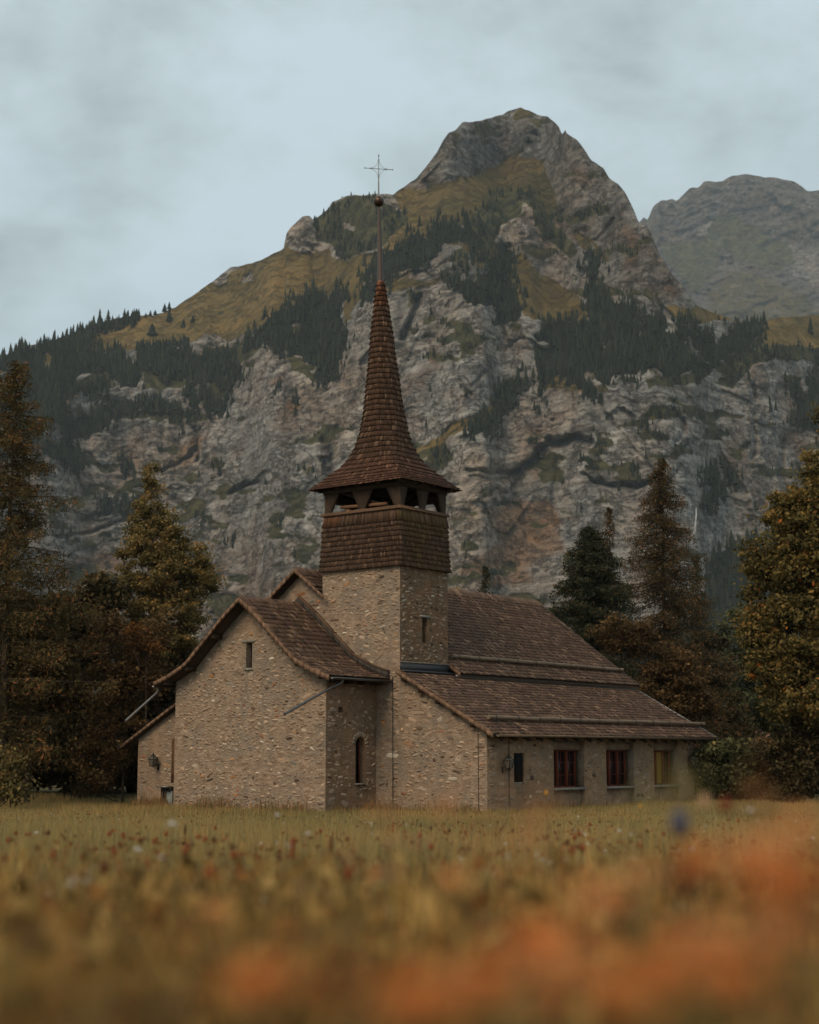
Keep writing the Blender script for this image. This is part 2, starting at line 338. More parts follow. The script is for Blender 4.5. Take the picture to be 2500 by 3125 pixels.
DARKLINES = [([(1560, 1440), (1590, 1425), (1625, 1403), (1640, 1380), (1660, 1365), (1700, 1352), (1755, 1340), (1795, 1336)], 9, 1.), ([(1670, 1345), (1690, 1338), (1720, 1342), (1745, 1350)], 9, .8), ([(1815, 1466), (1840, 1478), (1880, 1480), (1975, 1476)], 7, 1.), ([(1780, 1445), (1815, 1466)], 5, .6),
 ([(705, 1508), (740, 1482), (795, 1468)], 6, .9), ([(440, 1430), (500, 1440), (560, 1400), (600, 1370)], 5, .5), ([(985, 1340), (1010, 1380), (1000, 1450), (985, 1400)], 10, .8), ([(590, 1240 + 60), (610, 1340), (600, 1400)], 5, .6),
 ([(1290, 1030), (1330, 1022), (1355, 1045), (1390, 1150), (1440, 1220)], 5, .5), ([(1440, 1180), (1490, 1130), (1520, 1060)], 3, .35), ([(1230, 1030), (1260, 950), (1290, 910)], 12, .6), ([(1430, 1440), (1500, 1445), (1580, 1440), (1600, 1420)], 5, .6), ([(1440, 1460), (1560, 1460)], 4, .5), ([(1180, 1500), (1300, 1540), (1440, 1560)], 4, .35),
 ([(250, 1580), (330, 1560), (400, 1530), (470, 1500)], 6, .5), ([(170, 1640), (300, 1620), (420, 1580)], 5, .5), ([(2080, 1360), (2100, 1350), (2130, 1340)], 4, .7), ([(2050, 1080 + 170), (2090, 1300), (2060, 1360)], 5, .4), ([(2390, 1350), (2380, 1440), (2400, 1500)], 8, .5), ([(1835, 1220), (1880, 1300), (1950, 1380)], 3, .35),
 ([(1714, 400), (1712, 440), (1722, 500)], 6, .8), ([(1640, 405), (1650, 425)], 8, .6), ([(1610, 440), (1625, 445)], 8, .5), ([(2300, 1170), (2310, 1250), (2300, 1400)], 7, .5), ([(1700, 1400), (1690, 1500), (1685, 1600)], 8, .35), ([(1950, 1560), (2000, 1500), (2080, 1420)], 4, .4)]
def mountain(name, SILh, xs, ny, ybot, R0, cls, seed, mat, back=400):
    silx = np.array(SILh, float); jag = 3.5
    top = np.interp(xs, silx[:, 0], silx[:, 1])
    top = top + jag * (fbm(np.stack([xs * .06, xs * 0 + seed, xs * 0], -1), 4) - .5) * 2
    t = np.linspace(0, 1, ny)[:, None]
    X = np.broadcast_to(xs[None], (ny, len(xs))).copy(); Y = ybot + (top[None] - ybot) * t
    wx = 24 * (fbm(np.stack([X * .02, Y * .02, X * 0 + 3.3 + seed], -1), 4) - .5) * 2; wy = 22 * (fbm(np.stack([X * .02, Y * .02, X * 0 + 9.1 + seed], -1), 4) - .5) * 2
    edge = np.clip((Y - top[None]) / 30, 0, 1); XX = X + wx * edge; YY = Y + wy * edge
    alpha, masks, disp = cls(XX, YY, X, Y)
    alpha = blur(alpha, 5, 9)
    dx, dy, dz = direction(X, Y); az = np.arctan2(dx, dy); tanp = dz / np.hypot(dx, dy); phi = np.arctan(tanp)
    Rr = np.zeros_like(X); Rr[0] = R0(xs)
    for i in range(1, ny):
        dphi = phi[i] - phi[i - 1]; k = np.maximum(np.tan(alpha[i]) - tanp[i], .22)
        Rr[i] = Rr[i - 1] * (1 + dphi * (1 + tanp[i] ** 2) / k)
    Rr = blur(Rr, 2, 14)
    P = np.stack([np.sin(az) * Rr, np.cos(az) * Rr, CAM_Z + tanp * Rr], -1)
    rock = masks['rock']
    # relief of the rock: buttresses and gullies, tilted strata, small ledges
    q = P / 150.; q = q + .25 * (fbm(P / 260. + seed, 3)[..., None] - .5)
    big = fbm(q * [1, 1, .4], 4, ridged=True, gain=.45) - .55
    th = R(24); s_ = P[..., 2] * cos(th) - P[..., 0] * sin(th)
    st = fbm(np.stack([P[..., 0] / 260, P[..., 1] / 260, s_ / 11 + 2 * big], -1), 3, gain=.6) - .5
    fine = fbm(P / np.array([22., 22., 15.]) + seed, 4, ridged=True, gain=.6) - .55
    vert = fbm(np.stack([P[..., 0] / 26, P[..., 1] / 26, P[..., 2] / 190], -1), 3, ridged=True) - .5
    ts = R(22); Q = np.stack([P[..., 0] * cos(ts) + P[..., 2] * sin(ts), P[..., 1], P[..., 2] * cos(ts) - P[..., 0] * sin(ts)], -1); Q = Q + 11 * (fbm(P / 70. + 3 + seed, 3)[..., None] - .5)
    fa = facets(Q / [75, 75, 95], seed) * 34 + facets(Q / [30, 30, 34], seed + 1) * 17 + facets(Q / [12, 12, 10], seed + 2) * 8 + facets(Q / [5.5, 5.5, 4.5], seed + 3) * 3.5
    d = rock * (big * 18 + st * 7 + fine * 3 + vert * 9 + fa * (.31 - .2 * masks['pale'])) + (1 - rock) * (big * 16 + fine * 5)
    d = d * np.clip((Y - top[None]) / 40 + .35, 0, 1) * (Rr / 1400) + disp * (Rr / 1400)
    Rn = Rr - d; P = np.stack([np.sin(az) * Rn, np.cos(az) * Rn, CAM_Z + tanp * Rn], -1)
    # the far side falls away behind the crest
    last = P[-1]; bk = [last + np.array([np.sin(az[-1]) * s, np.cos(az[-1]) * s, -s * .55 * np.ones_like(az[-1])]).T for s in (back * .1, back * .4, back)]
    allP = np.concatenate([P, np.stack(bk)], 0)
    n0, n1 = allP.shape[:2]; idx = np.arange(n0 * n1).reshape(n0, n1)
    f = np.stack([idx[:-1, :-1], idx[:-1, 1:], idx[1:, 1:], idx[1:, :-1]], -1).reshape(-1, 4)
    C = np.stack([masks['grass'], masks['scrub'], masks['orange']], -1); C = np.concatenate([C, np.repeat(C[-1:], 3, 0)], 0)
    mb = MB(); mb.addn(allP.reshape(-1, 3), f, C.reshape(-1, 3))
    o = mb.build(name, mat, smooth=True); o['kind'] = 'structure'
    a = o.data.color_attributes.new('msk', 'FLOAT_COLOR', 'POINT')
    c2 = np.ones((n0 * n1, 4)); D = np.stack([masks['dark'], masks['forest'], masks['pale']], -1); D = np.concatenate([D, np.repeat(D[-1:], 3, 0)], 0); c2[:, :3] = D.reshape(-1, 3)
    a.data.foreach_set('color', c2.ravel())
    return X, Y, P, masks
def near_cls(XX, YY, X, Y):
    g = np.zeros(X.shape); fo = g.copy(); sc = g.copy(); orr = g.copy(); dk = g.copy(); dsp = g.copy()
    for p in GRASS: g[in_poly(XX, YY, p)] = 1
    for p in SCRUB: sc[in_poly(XX, YY, p)] = 1
    for p in ROCKY:
        r = in_poly(XX, YY, p); g[r] = 0; sc[r] = 0
    for p in FOREST: fo[in_poly(XX, YY, p)] = 1
    for p, a in ORANGE: orr = np.maximum(orr, a * in_poly(XX, YY, p))
    for p, w, a in DARKLINES:
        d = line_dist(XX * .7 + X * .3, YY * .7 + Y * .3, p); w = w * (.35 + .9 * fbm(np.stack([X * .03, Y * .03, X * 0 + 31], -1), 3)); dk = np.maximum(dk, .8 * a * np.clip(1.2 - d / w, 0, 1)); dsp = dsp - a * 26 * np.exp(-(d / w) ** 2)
    # under the two big overhangs the wall is set back
    for p in ([(1560, 1450), (1625, 1410), (1660, 1372), (1755, 1345), (1800, 1340), (1830, 1440), (1840, 1640), (1620, 1660), (1560, 1560)],):
        dsp = dsp - 16 * in_poly(XX, YY, p)
    pale = np.zeros(X.shape)
    for p in ([(1560, 1450), (1625, 1410), (1660, 1372), (1755, 1345), (1800, 1380), (1830, 1440), (1860, 1640), (1680, 1700), (1620, 1560)], [(1250, 1050), (1600, 1100), (1640, 1200), (1400, 1300), (1200, 1200)], [(560, 1250), (700, 1220), (900, 1300), (900, 1400), (560, 1400)], [(1300, 480), (1720, 380), (1700, 480), (1400, 560)]): pale[in_poly(XX, YY, p)] = 1
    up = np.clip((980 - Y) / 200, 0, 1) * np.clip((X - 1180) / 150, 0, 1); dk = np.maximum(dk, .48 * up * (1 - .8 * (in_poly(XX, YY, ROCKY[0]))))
    fo = fo * ((fbm(np.stack([X * .02, Y * .02, X * 0 + 8], -1), 3) > .35) | (Y > 1600)); g = g * (1 - fo); sc = sc * (1 - fo)
    # little green ledges on the cliffs
    led = fbm(np.stack([XX * .012, YY * .03, X * 0 + 5], -1), 4); sc = np.maximum(sc, (1 - g) * (1 - fo) * np.clip((led - .615) * 16, 0, .8))
    rock = np.clip(1 - g - fo - sc * .8, 0, 1)
    al = R(73) * np.ones(X.shape); al = np.where(g > .5, R(37), al); al = np.where(fo > .5, R(44), al); al = np.where((sc > .5) & (g + fo < .5), R(56), al)
    al = np.where((fo > .5) & (Y > 1600), R(35), al)
    return al, dict(grass=blur(g, 1, 1), scrub=blur(sc, 1, 1), forest=blur(fo, 1, 1), rock=blur(rock, 1, 1), orange=blur(orr, 2, 2), dark=dk, pale=blur(pale, 6, 6)), blur(dsp, 1, 1)
def far_cls(XX, YY, X, Y):
    z = np.zeros(X.shape); sc = z.copy(); g = z.copy(); pale = z.copy()
    for p in ([(2120, 735), (2155, 718), (2200, 650), (2218, 632), (2260, 660), (2300, 690), (2400, 740), (2430, 800), (2350, 830), (2250, 790), (2190, 745), (2200, 820), (2120, 900), (2020, 780), (2010, 735)],): sc[in_poly(XX, YY, p)] = 1
    for p in ([(2380, 740), (2500, 760), (2800, 800), (2800, 940), (2500, 900), (2440, 850)], [(2080, 712), (2150, 690), (2190, 650), (2160, 720)]): pale[in_poly(XX, YY, p)] = 1
    for p in ([(2230, 810), (2400, 860), (2500, 930), (2800, 980), (2800, 1100), (2200, 1100), (2150, 900)],): g[in_poly(XX, YY, p)] = .6
    al = np.where(Y > 740, R(40), R(62)); rock = 1 - .6 * np.maximum(sc, g)
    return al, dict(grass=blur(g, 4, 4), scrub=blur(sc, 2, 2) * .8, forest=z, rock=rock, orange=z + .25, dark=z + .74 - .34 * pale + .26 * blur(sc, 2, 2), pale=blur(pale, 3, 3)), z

m = Mat('limestone_and_turf', rough=.95, spec=.1)
co = m.coord(); m.co = co
col = m.attr('col'); sep = m.n('ShaderNodeSeparateColor'); m.l(col, sep.inputs[0]); G_, S_, O_ = sep.outputs
msk = m.attr('msk'); sep2 = m.n('ShaderNodeSeparateColor'); m.l(msk, sep2.inputs[0]); D_, F_, P_ = sep2.outputs
big = m.noise(.006, 6, .6); mid = m.noise(.03, 10, .74, dist=.15)
rk = m.ramp(mid, [(.3, (.20, .17, .14)), (.44, (.37, .315, .265)), (.56, (.50, .43, .36)), (.70, (.68, .60, .52))])
blue = m.ramp(mid, [(.3, (.20, .21, .205)), (.5, (.37, .375, .365)), (.70, (.60, .585, .56))])
rk = m.mix(m.math('MULTIPLY', m.rng(big, .38, .56), .85), rk, blue)
rk = m.mix(m.math('MULTIPLY', P_, .6), rk, blue)
streak = m.noise(.03, 7, .7, vec=m.coord((1, 1, .09)), lo=.52, hi=.66)
rk = m.mix(m.math('MULTIPLY', streak, .6), rk, (.085, .08, .075))
stra = m.n('ShaderNodeTexWave', wave_type='BANDS', bands_direction='Z'); m.l(m.coord((.25, .25, 1), (0, R(24), 0)), stra.inputs['Vector'])
stra.inputs['Scale'].default_value = .035; stra.inputs['Distortion'].default_value = 6; stra.inputs['Detail'].default_value = 5; stra.inputs['Detail Scale'].default_value = 1.4
rk = m.mix(m.math('MULTIPLY', m.rng(stra.outputs['Fac'], .55, .95), .35), rk, (.10, .09, .08))
crk = m.noise(.028, 9, .72, vec=m.coord((1, 1, 1.5), (0, R(20), 0)), dist=.4); crk = m.rng(m.math('ABSOLUTE', m.math('SUBTRACT', crk, .5)), .0, .022, 1, 0)
rk = m.mix(m.math('MULTIPLY', crk, .6), rk, (.055, .05, .045))
orn = m.noise(.011, 8, .72, lo=.50, hi=.64)
om = m.math('MINIMUM', m.math('ADD', m.math('MULTIPLY', orn, .42), m.math('MULTIPLY', O_, m.rng(mid, .3, .55, .35, 1.))), .85)
rk = m.mix(om, rk, m.ramp(mid, [(.3, (.20, .095, .04)), (.7, (.42, .24, .12))]))
rk = m.mix(m.math('MULTIPLY', m.rng(m.noise(.05, 6, .7), .56, .66), .6), rk, (.045, .055, .035))
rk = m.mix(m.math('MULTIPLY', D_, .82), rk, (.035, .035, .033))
gr = m.ramp(m.noise(.012, 8, .7), [(.3, (.10, .08, .03)), (.5, (.20, .14, .05)), (.72, (.33, .21, .08))])
gr = m.mix(m.rng(m.noise(.05, 5, .7), .58, .66), gr, (.05, .05, .022))
fn = m.noise(.16, 7, .75, vec=m.coord((1, 1, 1.6), (0, R(22), 0)))
rk = m.mix(1., rk, m.ramp(fn, [(.32, (.70, .68, .66)), (.5, (.98, .96, .93)), (.68, (1.16, 1.14, 1.10))]), 'MULTIPLY')
rk = m.mix(1., rk, m.ramp(m.noise(.10, 7, .72, vec=m.coord((1, 1, .11))), [(.34, (.72, .72, .73)), (.5, (1., 1., 1.)), (.66, (1.2, 1.18, 1.15))]), 'MULTIPLY')
lin = m.noise(.05, 9, .7, vec=m.coord((.35, .35, 1.7), (0, R(26), 0)), dist=.3); lin = m.rng(m.math('ABSOLUTE', m.math('SUBTRACT', lin, .5)), .0, .02, 1, 0)
rk = m.mix(m.math('MULTIPLY', lin, .6), rk, (.06, .055, .05))
gr = m.mix(1., gr, m.ramp(m.noise(.1, 7, .75), [(.35, (.75, .8, .75)), (.6, (1.15, 1.1, 1.05))]), 'MULTIPLY')
gr = m.mix(m.math('MULTIPLY', D_, .9), gr, (.055, .052, .022))
edge = m.math('SUBTRACT', m.noise(.035, 8, .75), .5)
G_ = m.rng(m.math('ADD', G_, m.math('MULTIPLY', edge, 1.5)), .38, .62)
c = m.mix(G_, rk, gr)
scb = m.mix(m.noise(.04, 6, .7, lo=.35, hi=.6), (.035, .04, .02), (.12, .105, .045))
c = m.mix(m.rng(m.math('ADD', S_, m.math('MULTIPLY', edge, 2.2)), .35, .6), c, scb); c = m.mix(m.rng(m.math('ADD', F_, m.math('MULTIPLY', edge, 2.0)), .45, .65), c, (.022, .025, .015))
m.base(c)
h = m.math('ADD', m.noise(.045, 10, .72, dist=.2), m.math('MULTIPLY', m.noise(.02, 8, .7, vec=m.coord((1, 1, 3), (0, R(24), 0))), 1.2))
h = m.math('SUBTRACT', h, m.math('MULTIPLY', crk, .25))
m.bump(h, 11, 1.0)
M_rock = m.m
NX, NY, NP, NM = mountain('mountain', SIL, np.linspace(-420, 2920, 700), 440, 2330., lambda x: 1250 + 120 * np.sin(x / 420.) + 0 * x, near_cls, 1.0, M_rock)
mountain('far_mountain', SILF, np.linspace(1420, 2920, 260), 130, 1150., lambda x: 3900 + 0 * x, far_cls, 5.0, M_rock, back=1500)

# conifers of the mountainside: far woods that read as one mass
def cone_trees(pts, hts, spread=.2, col=None):
    n = len(pts); k = 6; tiers = 4; mbv = []; mbf = []
    ang = rng.random(n) * 6.28
    vs = []; 
    for t_ in range(tiers):
        z0 = .06 + .2 * t_; z1 = z0 + .42 if t_ < tiers - 1 else 1.0; rr = spread * (1 - .2 * t_) 
        a = ang[:, None] + np.arange(k)[None] * 2 * pi / k + t_ * .5
        jr = rr * (0.75 + .5 * rng.random((n, k))) * hts[:, None]
        ring = np.stack([pts[:, None, 0] + jr * np.cos(a), pts[:, None, 1] + jr * np.sin(a), pts[:, None, 2] + (z0 + .05 * (rng.random((n, k)) - .5)) * hts[:, None]], -1)
        tip = np.stack([pts[:, 0], pts[:, 1], pts[:, 2] + z1 * hts], -1)[:, None]
        vs.append(np.concatenate([ring, tip], 1))
    v = np.stack(vs, 1); per = k + 1
    base = np.arange(n * tiers) * per
    f = np.concatenate([np.stack([base + j, base + (j + 1) % k, base + k], -1) for j in range(k)])
    return v.reshape(-1, 3), f
def needle_mat(name, c0, c1, sc=.3):
    m = Mat(name, rough=.95, spec=.05); cc = m.mix(m.attr('col'), c0, c1); cc = m.mix(.5, cc, m.ramp(m.noise(sc, 5, .7), [(.3, c0), (.7, c1)])); m.base(cc); return m.m
M_farspruce = needle_mat('far_spruce_needles', (.008, .012, .008), (.034, .038, .021), .05)
M_deadwood = Mat('grey_bark').base((.10, .075, .05)).m
P_ = NP.reshape(-1, 3); msF = NM['forest'].ravel(); yF = NY.ravel(); xF = NX.ravel()
def sample(mask, n):
    i = np.flatnonzero(mask); i = rng.choice(i, min(n, len(i)), replace=len(i) < n); return i
dens = (fbm(np.stack([xF * .02, yF * .02, xF * 0 + 8], -1), 3))
i1 = sample((msF > .6) & (yF < 1600) & (dens > .33), 10500); i2 = sample((msF > .6) & (yF > 1600), 3600)
i3 = sample((NM['scrub'].ravel() > .55) & (yF < 1500) & (dens > .48), 1900)
i5 = sample((blur(NM['forest'], 6, 6).ravel() > .03) & (msF < .5) & (yF < 1600) & (dens > .40), 1500)
i6 = sample((xF > 330) & (xF < 700) & (yF > 1060) & (yF < 1260) & (dens > .47), 520)
i4 = sample((yF < 1700) & (yF > 1150) & (dens > .66) & (msF < .5), 260)
ii = np.concatenate([i1, i2, i3, i4, i5, i6])
hh = np.concatenate([4.5 + 7.5 * rng.random(len(i1)) ** 1.6, 8 + 8 * rng.random(len(i2)), 3 + 5 * rng.random(len(i3)), 4 + 7 * rng.random(len(i4)), 4 + 7 * rng.random(len(i5)), 5 + 9 * rng.random(len(i6))])
hh *= .7 + .9 * fbm(np.stack([xF[ii] * .05, yF[ii] * .05, 0 * hh + 4], -1), 2)
hh *= np.clip(np.hypot(P_[ii, 0], P_[ii, 1]) / 1500, .8, 1.2)
pp = P_[ii] + np.stack([rng.normal(0, 2, len(ii)), rng.normal(0, 2, len(ii)), -1.5 + 0 * hh], -1)
keep = yF[ii] > np.interp(xF[ii], *np.array(SIL).T) + 3
pp = pp[keep]; hh = hh[keep]
v, f = cone_trees(pp, hh, .20)
cl = np.repeat(rng.random(len(pp)) ** 2, 4 * 7)[:, None] * np.ones(3)
mb = MB(); mb.addn(v, f, cl); o = mb.build('conifer_forest', M_farspruce); tag(o, 'dark conifer forest covering the mountain ledges and slopes', 'forest', kind='stuff')
# single spruces that stand clear on the high meadow and along the crest
def at_mountain(x, y):
    d = (NX - x) ** 2 + (NY - y) ** 2; return NP[np.unravel_index(np.argmin(d), d.shape)]
solo = [  # px of the foot, height in px
 (417, 982, 44, .26, 'lone spruce on the skyline just right of the long ridge wood'), (446, 967, 15, .3, 'small spruce on the skyline left of a pair, right of the lone crest spruce'),
 (459, 963, 20, .3, 'short spruce on the skyline between the two smallest crest trees'), (472, 961, 17, .4, 'squat spruce on the skyline beside the crest gap'),
 (502, 948, 30, .3, 'tapered spruce on the meadow crest left of the upper ridge wood'), (518, 940, 26, .28, 'slim spruce at the lower end of the upper ridge wood'),
 (517, 983, 52, .2, 'tall dark spruce on the orange meadow below the crest'), (466, 1023, 42, .42, 'broad round-headed spruce alone on the lower meadow'),
 (560, 1001, 31, .28, 'small spruce on the meadow right of the broad one'), (589, 985, 26, .28, 'small spruce high on the meadow below the ridge wood'),
 (817, 990, 37, .2, 'left one of two narrow spruces at the meadow edge'), (835, 990, 43, .2, 'taller one of two narrow spruces at the meadow edge'), (868, 975, 26, .22, 'little pointed spruce beside the pair at the meadow edge'),
 (1108, 600, 11, .3, 'tiny spruce on the crest left of the spire ball'), (1085 - 122, 672, 15, .35, 'tiny spruce in the notch behind the grey crag'),
 (2474, 1022, 62, .16, 'tall thin spruce alone on the high meadow at the right'), (2338, 1037, 36, .17, 'thin spruce at the left end of the high right meadow'), (2317, 1040, 40, .2, 'spruce just outside the forest edge beside the right meadow'),
 (2256, 1052, 92, .15, 'tallest spruce standing proud of the forest edge at the right'), (1580, 1205, 100, .14, 'tall spruce at the cliff edge below the dome of rock'), (1533, 1235, 78, .15, 'slender spruce on the diagonal ledge left of the tall cliff edge one'), (1607, 1195, 90, .13, 'spruce at the foot of the forest beside the cliff edge trees')]
for x, y, h, sp, lab in solo:
    p = at_mountain(x, max(y, np.interp(x, *np.array(SIL).T) + 1)); H_ = h / FPX * np.hypot(p[0], p[1]) * 1.0
    t = empty('mountain_spruce', tuple(p - [0, 0, .02 * H_])); tag(t, lab, 'tree', 'lone spruces on the mountain meadows')
    v, f = cone_trees(np.zeros((1, 3)), np.array([1.]), sp)
    mb = MB()
    for a in range(3):
        v, f = cone_trees(np.array([[0, 0, .04 * a]]), np.array([1 - .04 * a]), sp); mb.addn(v, f, rng.random() * .4 * np.ones(3))
    mb.build('crown', M_farspruce, t, scale=(H_,) * 3)
    mb = MB(); mb.tube([(0, 0, -.06), (0, 0, .5)], [.02, .008], 5); mb.build('trunk', M_deadwood, t, scale=(H_,) * 3)
# thin waterfall on the right-hand cliff
mt = Mat('falling_water', rough=.3); mt.base((.45, .45, .44)); 
mb = MB(); pts = []
for x, y in [(2129, 1548), (2127, 1575), (2120, 1620), (2112, 1660)]:
    p = at_mountain(x, y); s = .985; pts.append((p[0] * s, p[1] * s, (p[2] - CAM_Z) * s + CAM_Z))
for a in range(3):
    mb.tube([(p[0] + random.uniform(-1.2, 1.2), p[1], p[2]) for p in pts], [.12, .3, .2, .08], 5)
tag(mb.build('waterfall', mt.m), 'thin white waterfall down the right-hand cliff behind the spruces', 'waterfall')

# ------------------------------------------------------------------ materials of the chapel
m = Mat('lime_mortar', rough=.95, spec=.08)
n = m.noise(3.2, 7, .65); n2_ = m.noise(14, 5, .7); n3 = m.noise(.9, 6, .65)
c = m.ramp(n, [(.3, (.25, .168, .112)), (.5, (.39, .278, .19)), (.68, (.49, .362, .26))])
c = m.mix(m.math('MULTIPLY', m.rng(n3, .42, .6), .7), c, (.28, .235, .18)); c = m.mix(m.math('MULTIPLY', m.rng(n2_, .55, .75), .4), c, (.17, .12, .08))
c = m.mix(1., c, m.attr('col'), 'MULTIPLY'); m.base(c); m.bump(m.math('ADD', m.math('MULTIPLY', n2_, .5), m.noise(5.5, 8, .75, vec=m.coord((1, 1, 1.8)))), .11); M_mortar = m.m
def stone_mat(name, single):
    m = Mat(name, rough=.9, spec=.15); c = m.ocol() if single else m.attr('col')
    n = m.noise(9, 6, .7); c = m.mix(1., c, m.ramp(n, [(.3, (.62, .6, .58)), (.55, (1, 1, 1)), (.75, (1.25, 1.22, 1.18))]), 'MULTIPLY'); m.base(c); m.bump(m.noise(18, 6, .7), .02); return m.m
M_stone = stone_mat('rubble_stone', False); M_stone1 = stone_mat('rubble_stone_single', True)
def wood_mat(name, c0, c1, grain=(1, 1, .08), single=False, sc=22., moss=0):
    m = Mat(name, rough=.85, spec=.2); g = m.noise(sc, 5, .7, vec=m.coord(grain)); c = m.ramp(g, [(.3, c0), (.7, c1)])
    c = m.mix(1., c, m.ocol() if single else m.attr('col'), 'MULTIPLY'); m.base(c); m.bump(g, .01); return m.m
M_shingle = wood_mat('weathered_shingle', (.075, .044, .028), (.20, .125, .083), (1, 1, .25), sc=14)
M_shingle1 = wood_mat('weathered_shingle_single', (.075, .044, .028), (.20, .125, .083), (1, 1, .25), True, sc=14)
M_spsh = wood_mat('spire_shingle', (.062, .038, .026), (.19, .122, .084), (1, 1, .12), sc=20)
M_wood = wood_mat('dark_timber', (.03, .019, .012), (.075, .048, .03), (1, 1, .15))
M_bracket = wood_mat('bracket_timber', (.036, .024, .016), (.095, .062, .041), (1, 1, .12))
M_log = wood_mat('snow_guard_log', (.12, .085, .058), (.25, .18, .12), (.1, 1, 1))
M_lead = Mat('lead_flashing', rough=.5, spec=.4).base((.035, .036, .038)).m
M_zinc = Mat('zinc', rough=.4, spec=.5).base((.12, .11, .10)).m; M_zinc.node_tree.nodes['Principled BSDF'].inputs['Metallic'].default_value = .7
M_zincl = Mat('pale_zinc', rough=.45, spec=.5).base((.20, .19, .175)).m; M_zincl.node_tree.nodes['Principled BSDF'].inputs['Metallic'].default_value = .5
M_iron = Mat('black_iron', rough=.5, spec=.4).base((.012, .011, .010)).m
M_cross = Mat('pale_iron', rough=.5, spec=.4).base((.25, .27, .27)).m
M_ball = Mat('aged_copper', rough=.38, spec=.5).base((.08, .05, .032)).m; M_ball.node_tree.nodes['Principled BSDF'].inputs['Metallic'].default_value = .75
M_tube = Mat('bronze_sheet', rough=.5, spec=.5).base((.06, .036, .024)).m; pass
M_red = wood_mat('red_brown_window_paint', (.13, .028, .014), (.20, .045, .022))
M_dark = Mat('dark_interior', rough=.9).base((.006, .005, .005)).m
m = Mat('old_glass', rough=.25, spec=.3); m.base((.012, .013, .014)); M_glass = m.m
M_curt = Mat('mustard_curtain', rough=.9).base((.26, .15, .03)).m
m = Mat('sill_stone', rough=.9); m.base(m.ramp(m.noise(8, 6), [(.3, (.14, .125, .10)), (.7, (.30, .27, .22))])); m.bump(m.noise(14, 5), .02); M_sill = m.m
M_lampg = Mat('lantern_glass', rough=.2, spec=.5).base((.12, .10, .075)).m

# ------------------------------------------------------------------ the chapel: local x = along the nave (away to the right), y = away to the left
CH_AZ = R(37.8)
CH_O = (2.408, 50.034, 0.0)
chapel = empty('chapel', CH_O, R(90) - CH_AZ)
tag(chapel, 'stone chapel with shingled roofs and slender wooden spire in the meadow', 'chapel')
UV = np.array([[sin(CH_AZ), cos(CH_AZ)], [-cos(CH_AZ), sin(CH_AZ)]])
def ch2w(u, v, z): return np.array([CH_O[0] + u * UV[0, 0] + v * UV[1, 0], CH_O[1] + u * UV[0, 1] + v * UV[1, 1], z])

def wall(name, org, sdir, ndir, outline, holes, tint=(1, 1, 1), depth=.28, zb=-.4):
    """a wall face: org + s*sdir + z*up, outer normal ndir; outline [(s,z_top)]; holes (s0,s1,z0,z1[,arch])"""
    org = np.array(org, float); sd = np.array(sdir, float); nd = np.array(ndir, float)
    P = lambda s, z, d=0.: tuple(org + s * sd + np.array([0, 0, z]) - nd * d)
    top = lambda s: float(np.interp(s, [a for a, _ in outline], [b for _, b in outline]))
    ss = sorted(set([a for a, _ in outline] + [x for h in holes for x in h[:2]]))
    mb = MB(); tn = np.array(tint, float)
    def quad(a, b, c_, d_): mb.addn([a, b, c_, d_], [(0, 1, 2, 3)], tn)
    for s0, s1 in zip(ss[:-1], ss[1:]):
        hs = sorted([h for h in holes if h[0] <= s0 + 1e-6 and h[1] >= s1 - 1e-6], key=lambda h: h[2])
        z = zb
        for h in hs:
            if h[2] > z: quad(P(s0, z), P(s1, z), P(s1, h[2]), P(s0, h[2]))
            z = h[3]
        quad(P(s0, z), P(s1, z), P(s1, top(s1)), P(s0, top(s0)))
    for h in holes:
        s0, s1, z0, z1 = h[:4]; dp = h[5] if len(h) > 5 else depth
        quad(P(s0, z0), P(s0, z1), P(s0, z1, dp), P(s0, z0, dp)); quad(P(s1, z0, dp), P(s1, z1, dp), P(s1, z1), P(s1, z0))
        quad(P(s0, z0), P(s0, z0, dp), P(s1, z0, dp), P(s1, z0))
        if len(h) > 4 and h[4]:                     # round head
            r = (s1 - s0) / 2; sc_ = (s0 + s1) / 2; zc = z1 - r; N = 8
            arc = [(sc_ - r * cos(pi * i / N), zc + r * sin(pi * i / N)) for i in range(N + 1)]
            for i in range(N):
                a, b = arc[i], arc[i + 1]
                quad(P(*a), P(*b), P(b[0], z1), P(a[0], z1)); quad(P(*a, dp), P(*b, dp), P(*b), P(*a))
        else: quad(P(s0, z1), P(s1, z1), P(s1, z1, dp), P(s0, z1, dp))
    o = mb.build(name, M_mortar, chapel)
    return o, P, top
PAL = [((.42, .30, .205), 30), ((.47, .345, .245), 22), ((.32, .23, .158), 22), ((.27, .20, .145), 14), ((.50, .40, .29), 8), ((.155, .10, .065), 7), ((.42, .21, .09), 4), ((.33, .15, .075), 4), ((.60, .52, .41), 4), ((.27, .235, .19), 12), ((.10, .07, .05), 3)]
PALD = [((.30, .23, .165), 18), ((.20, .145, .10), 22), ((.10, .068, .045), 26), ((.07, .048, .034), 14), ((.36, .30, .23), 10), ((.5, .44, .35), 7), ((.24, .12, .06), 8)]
stone_jobs = []
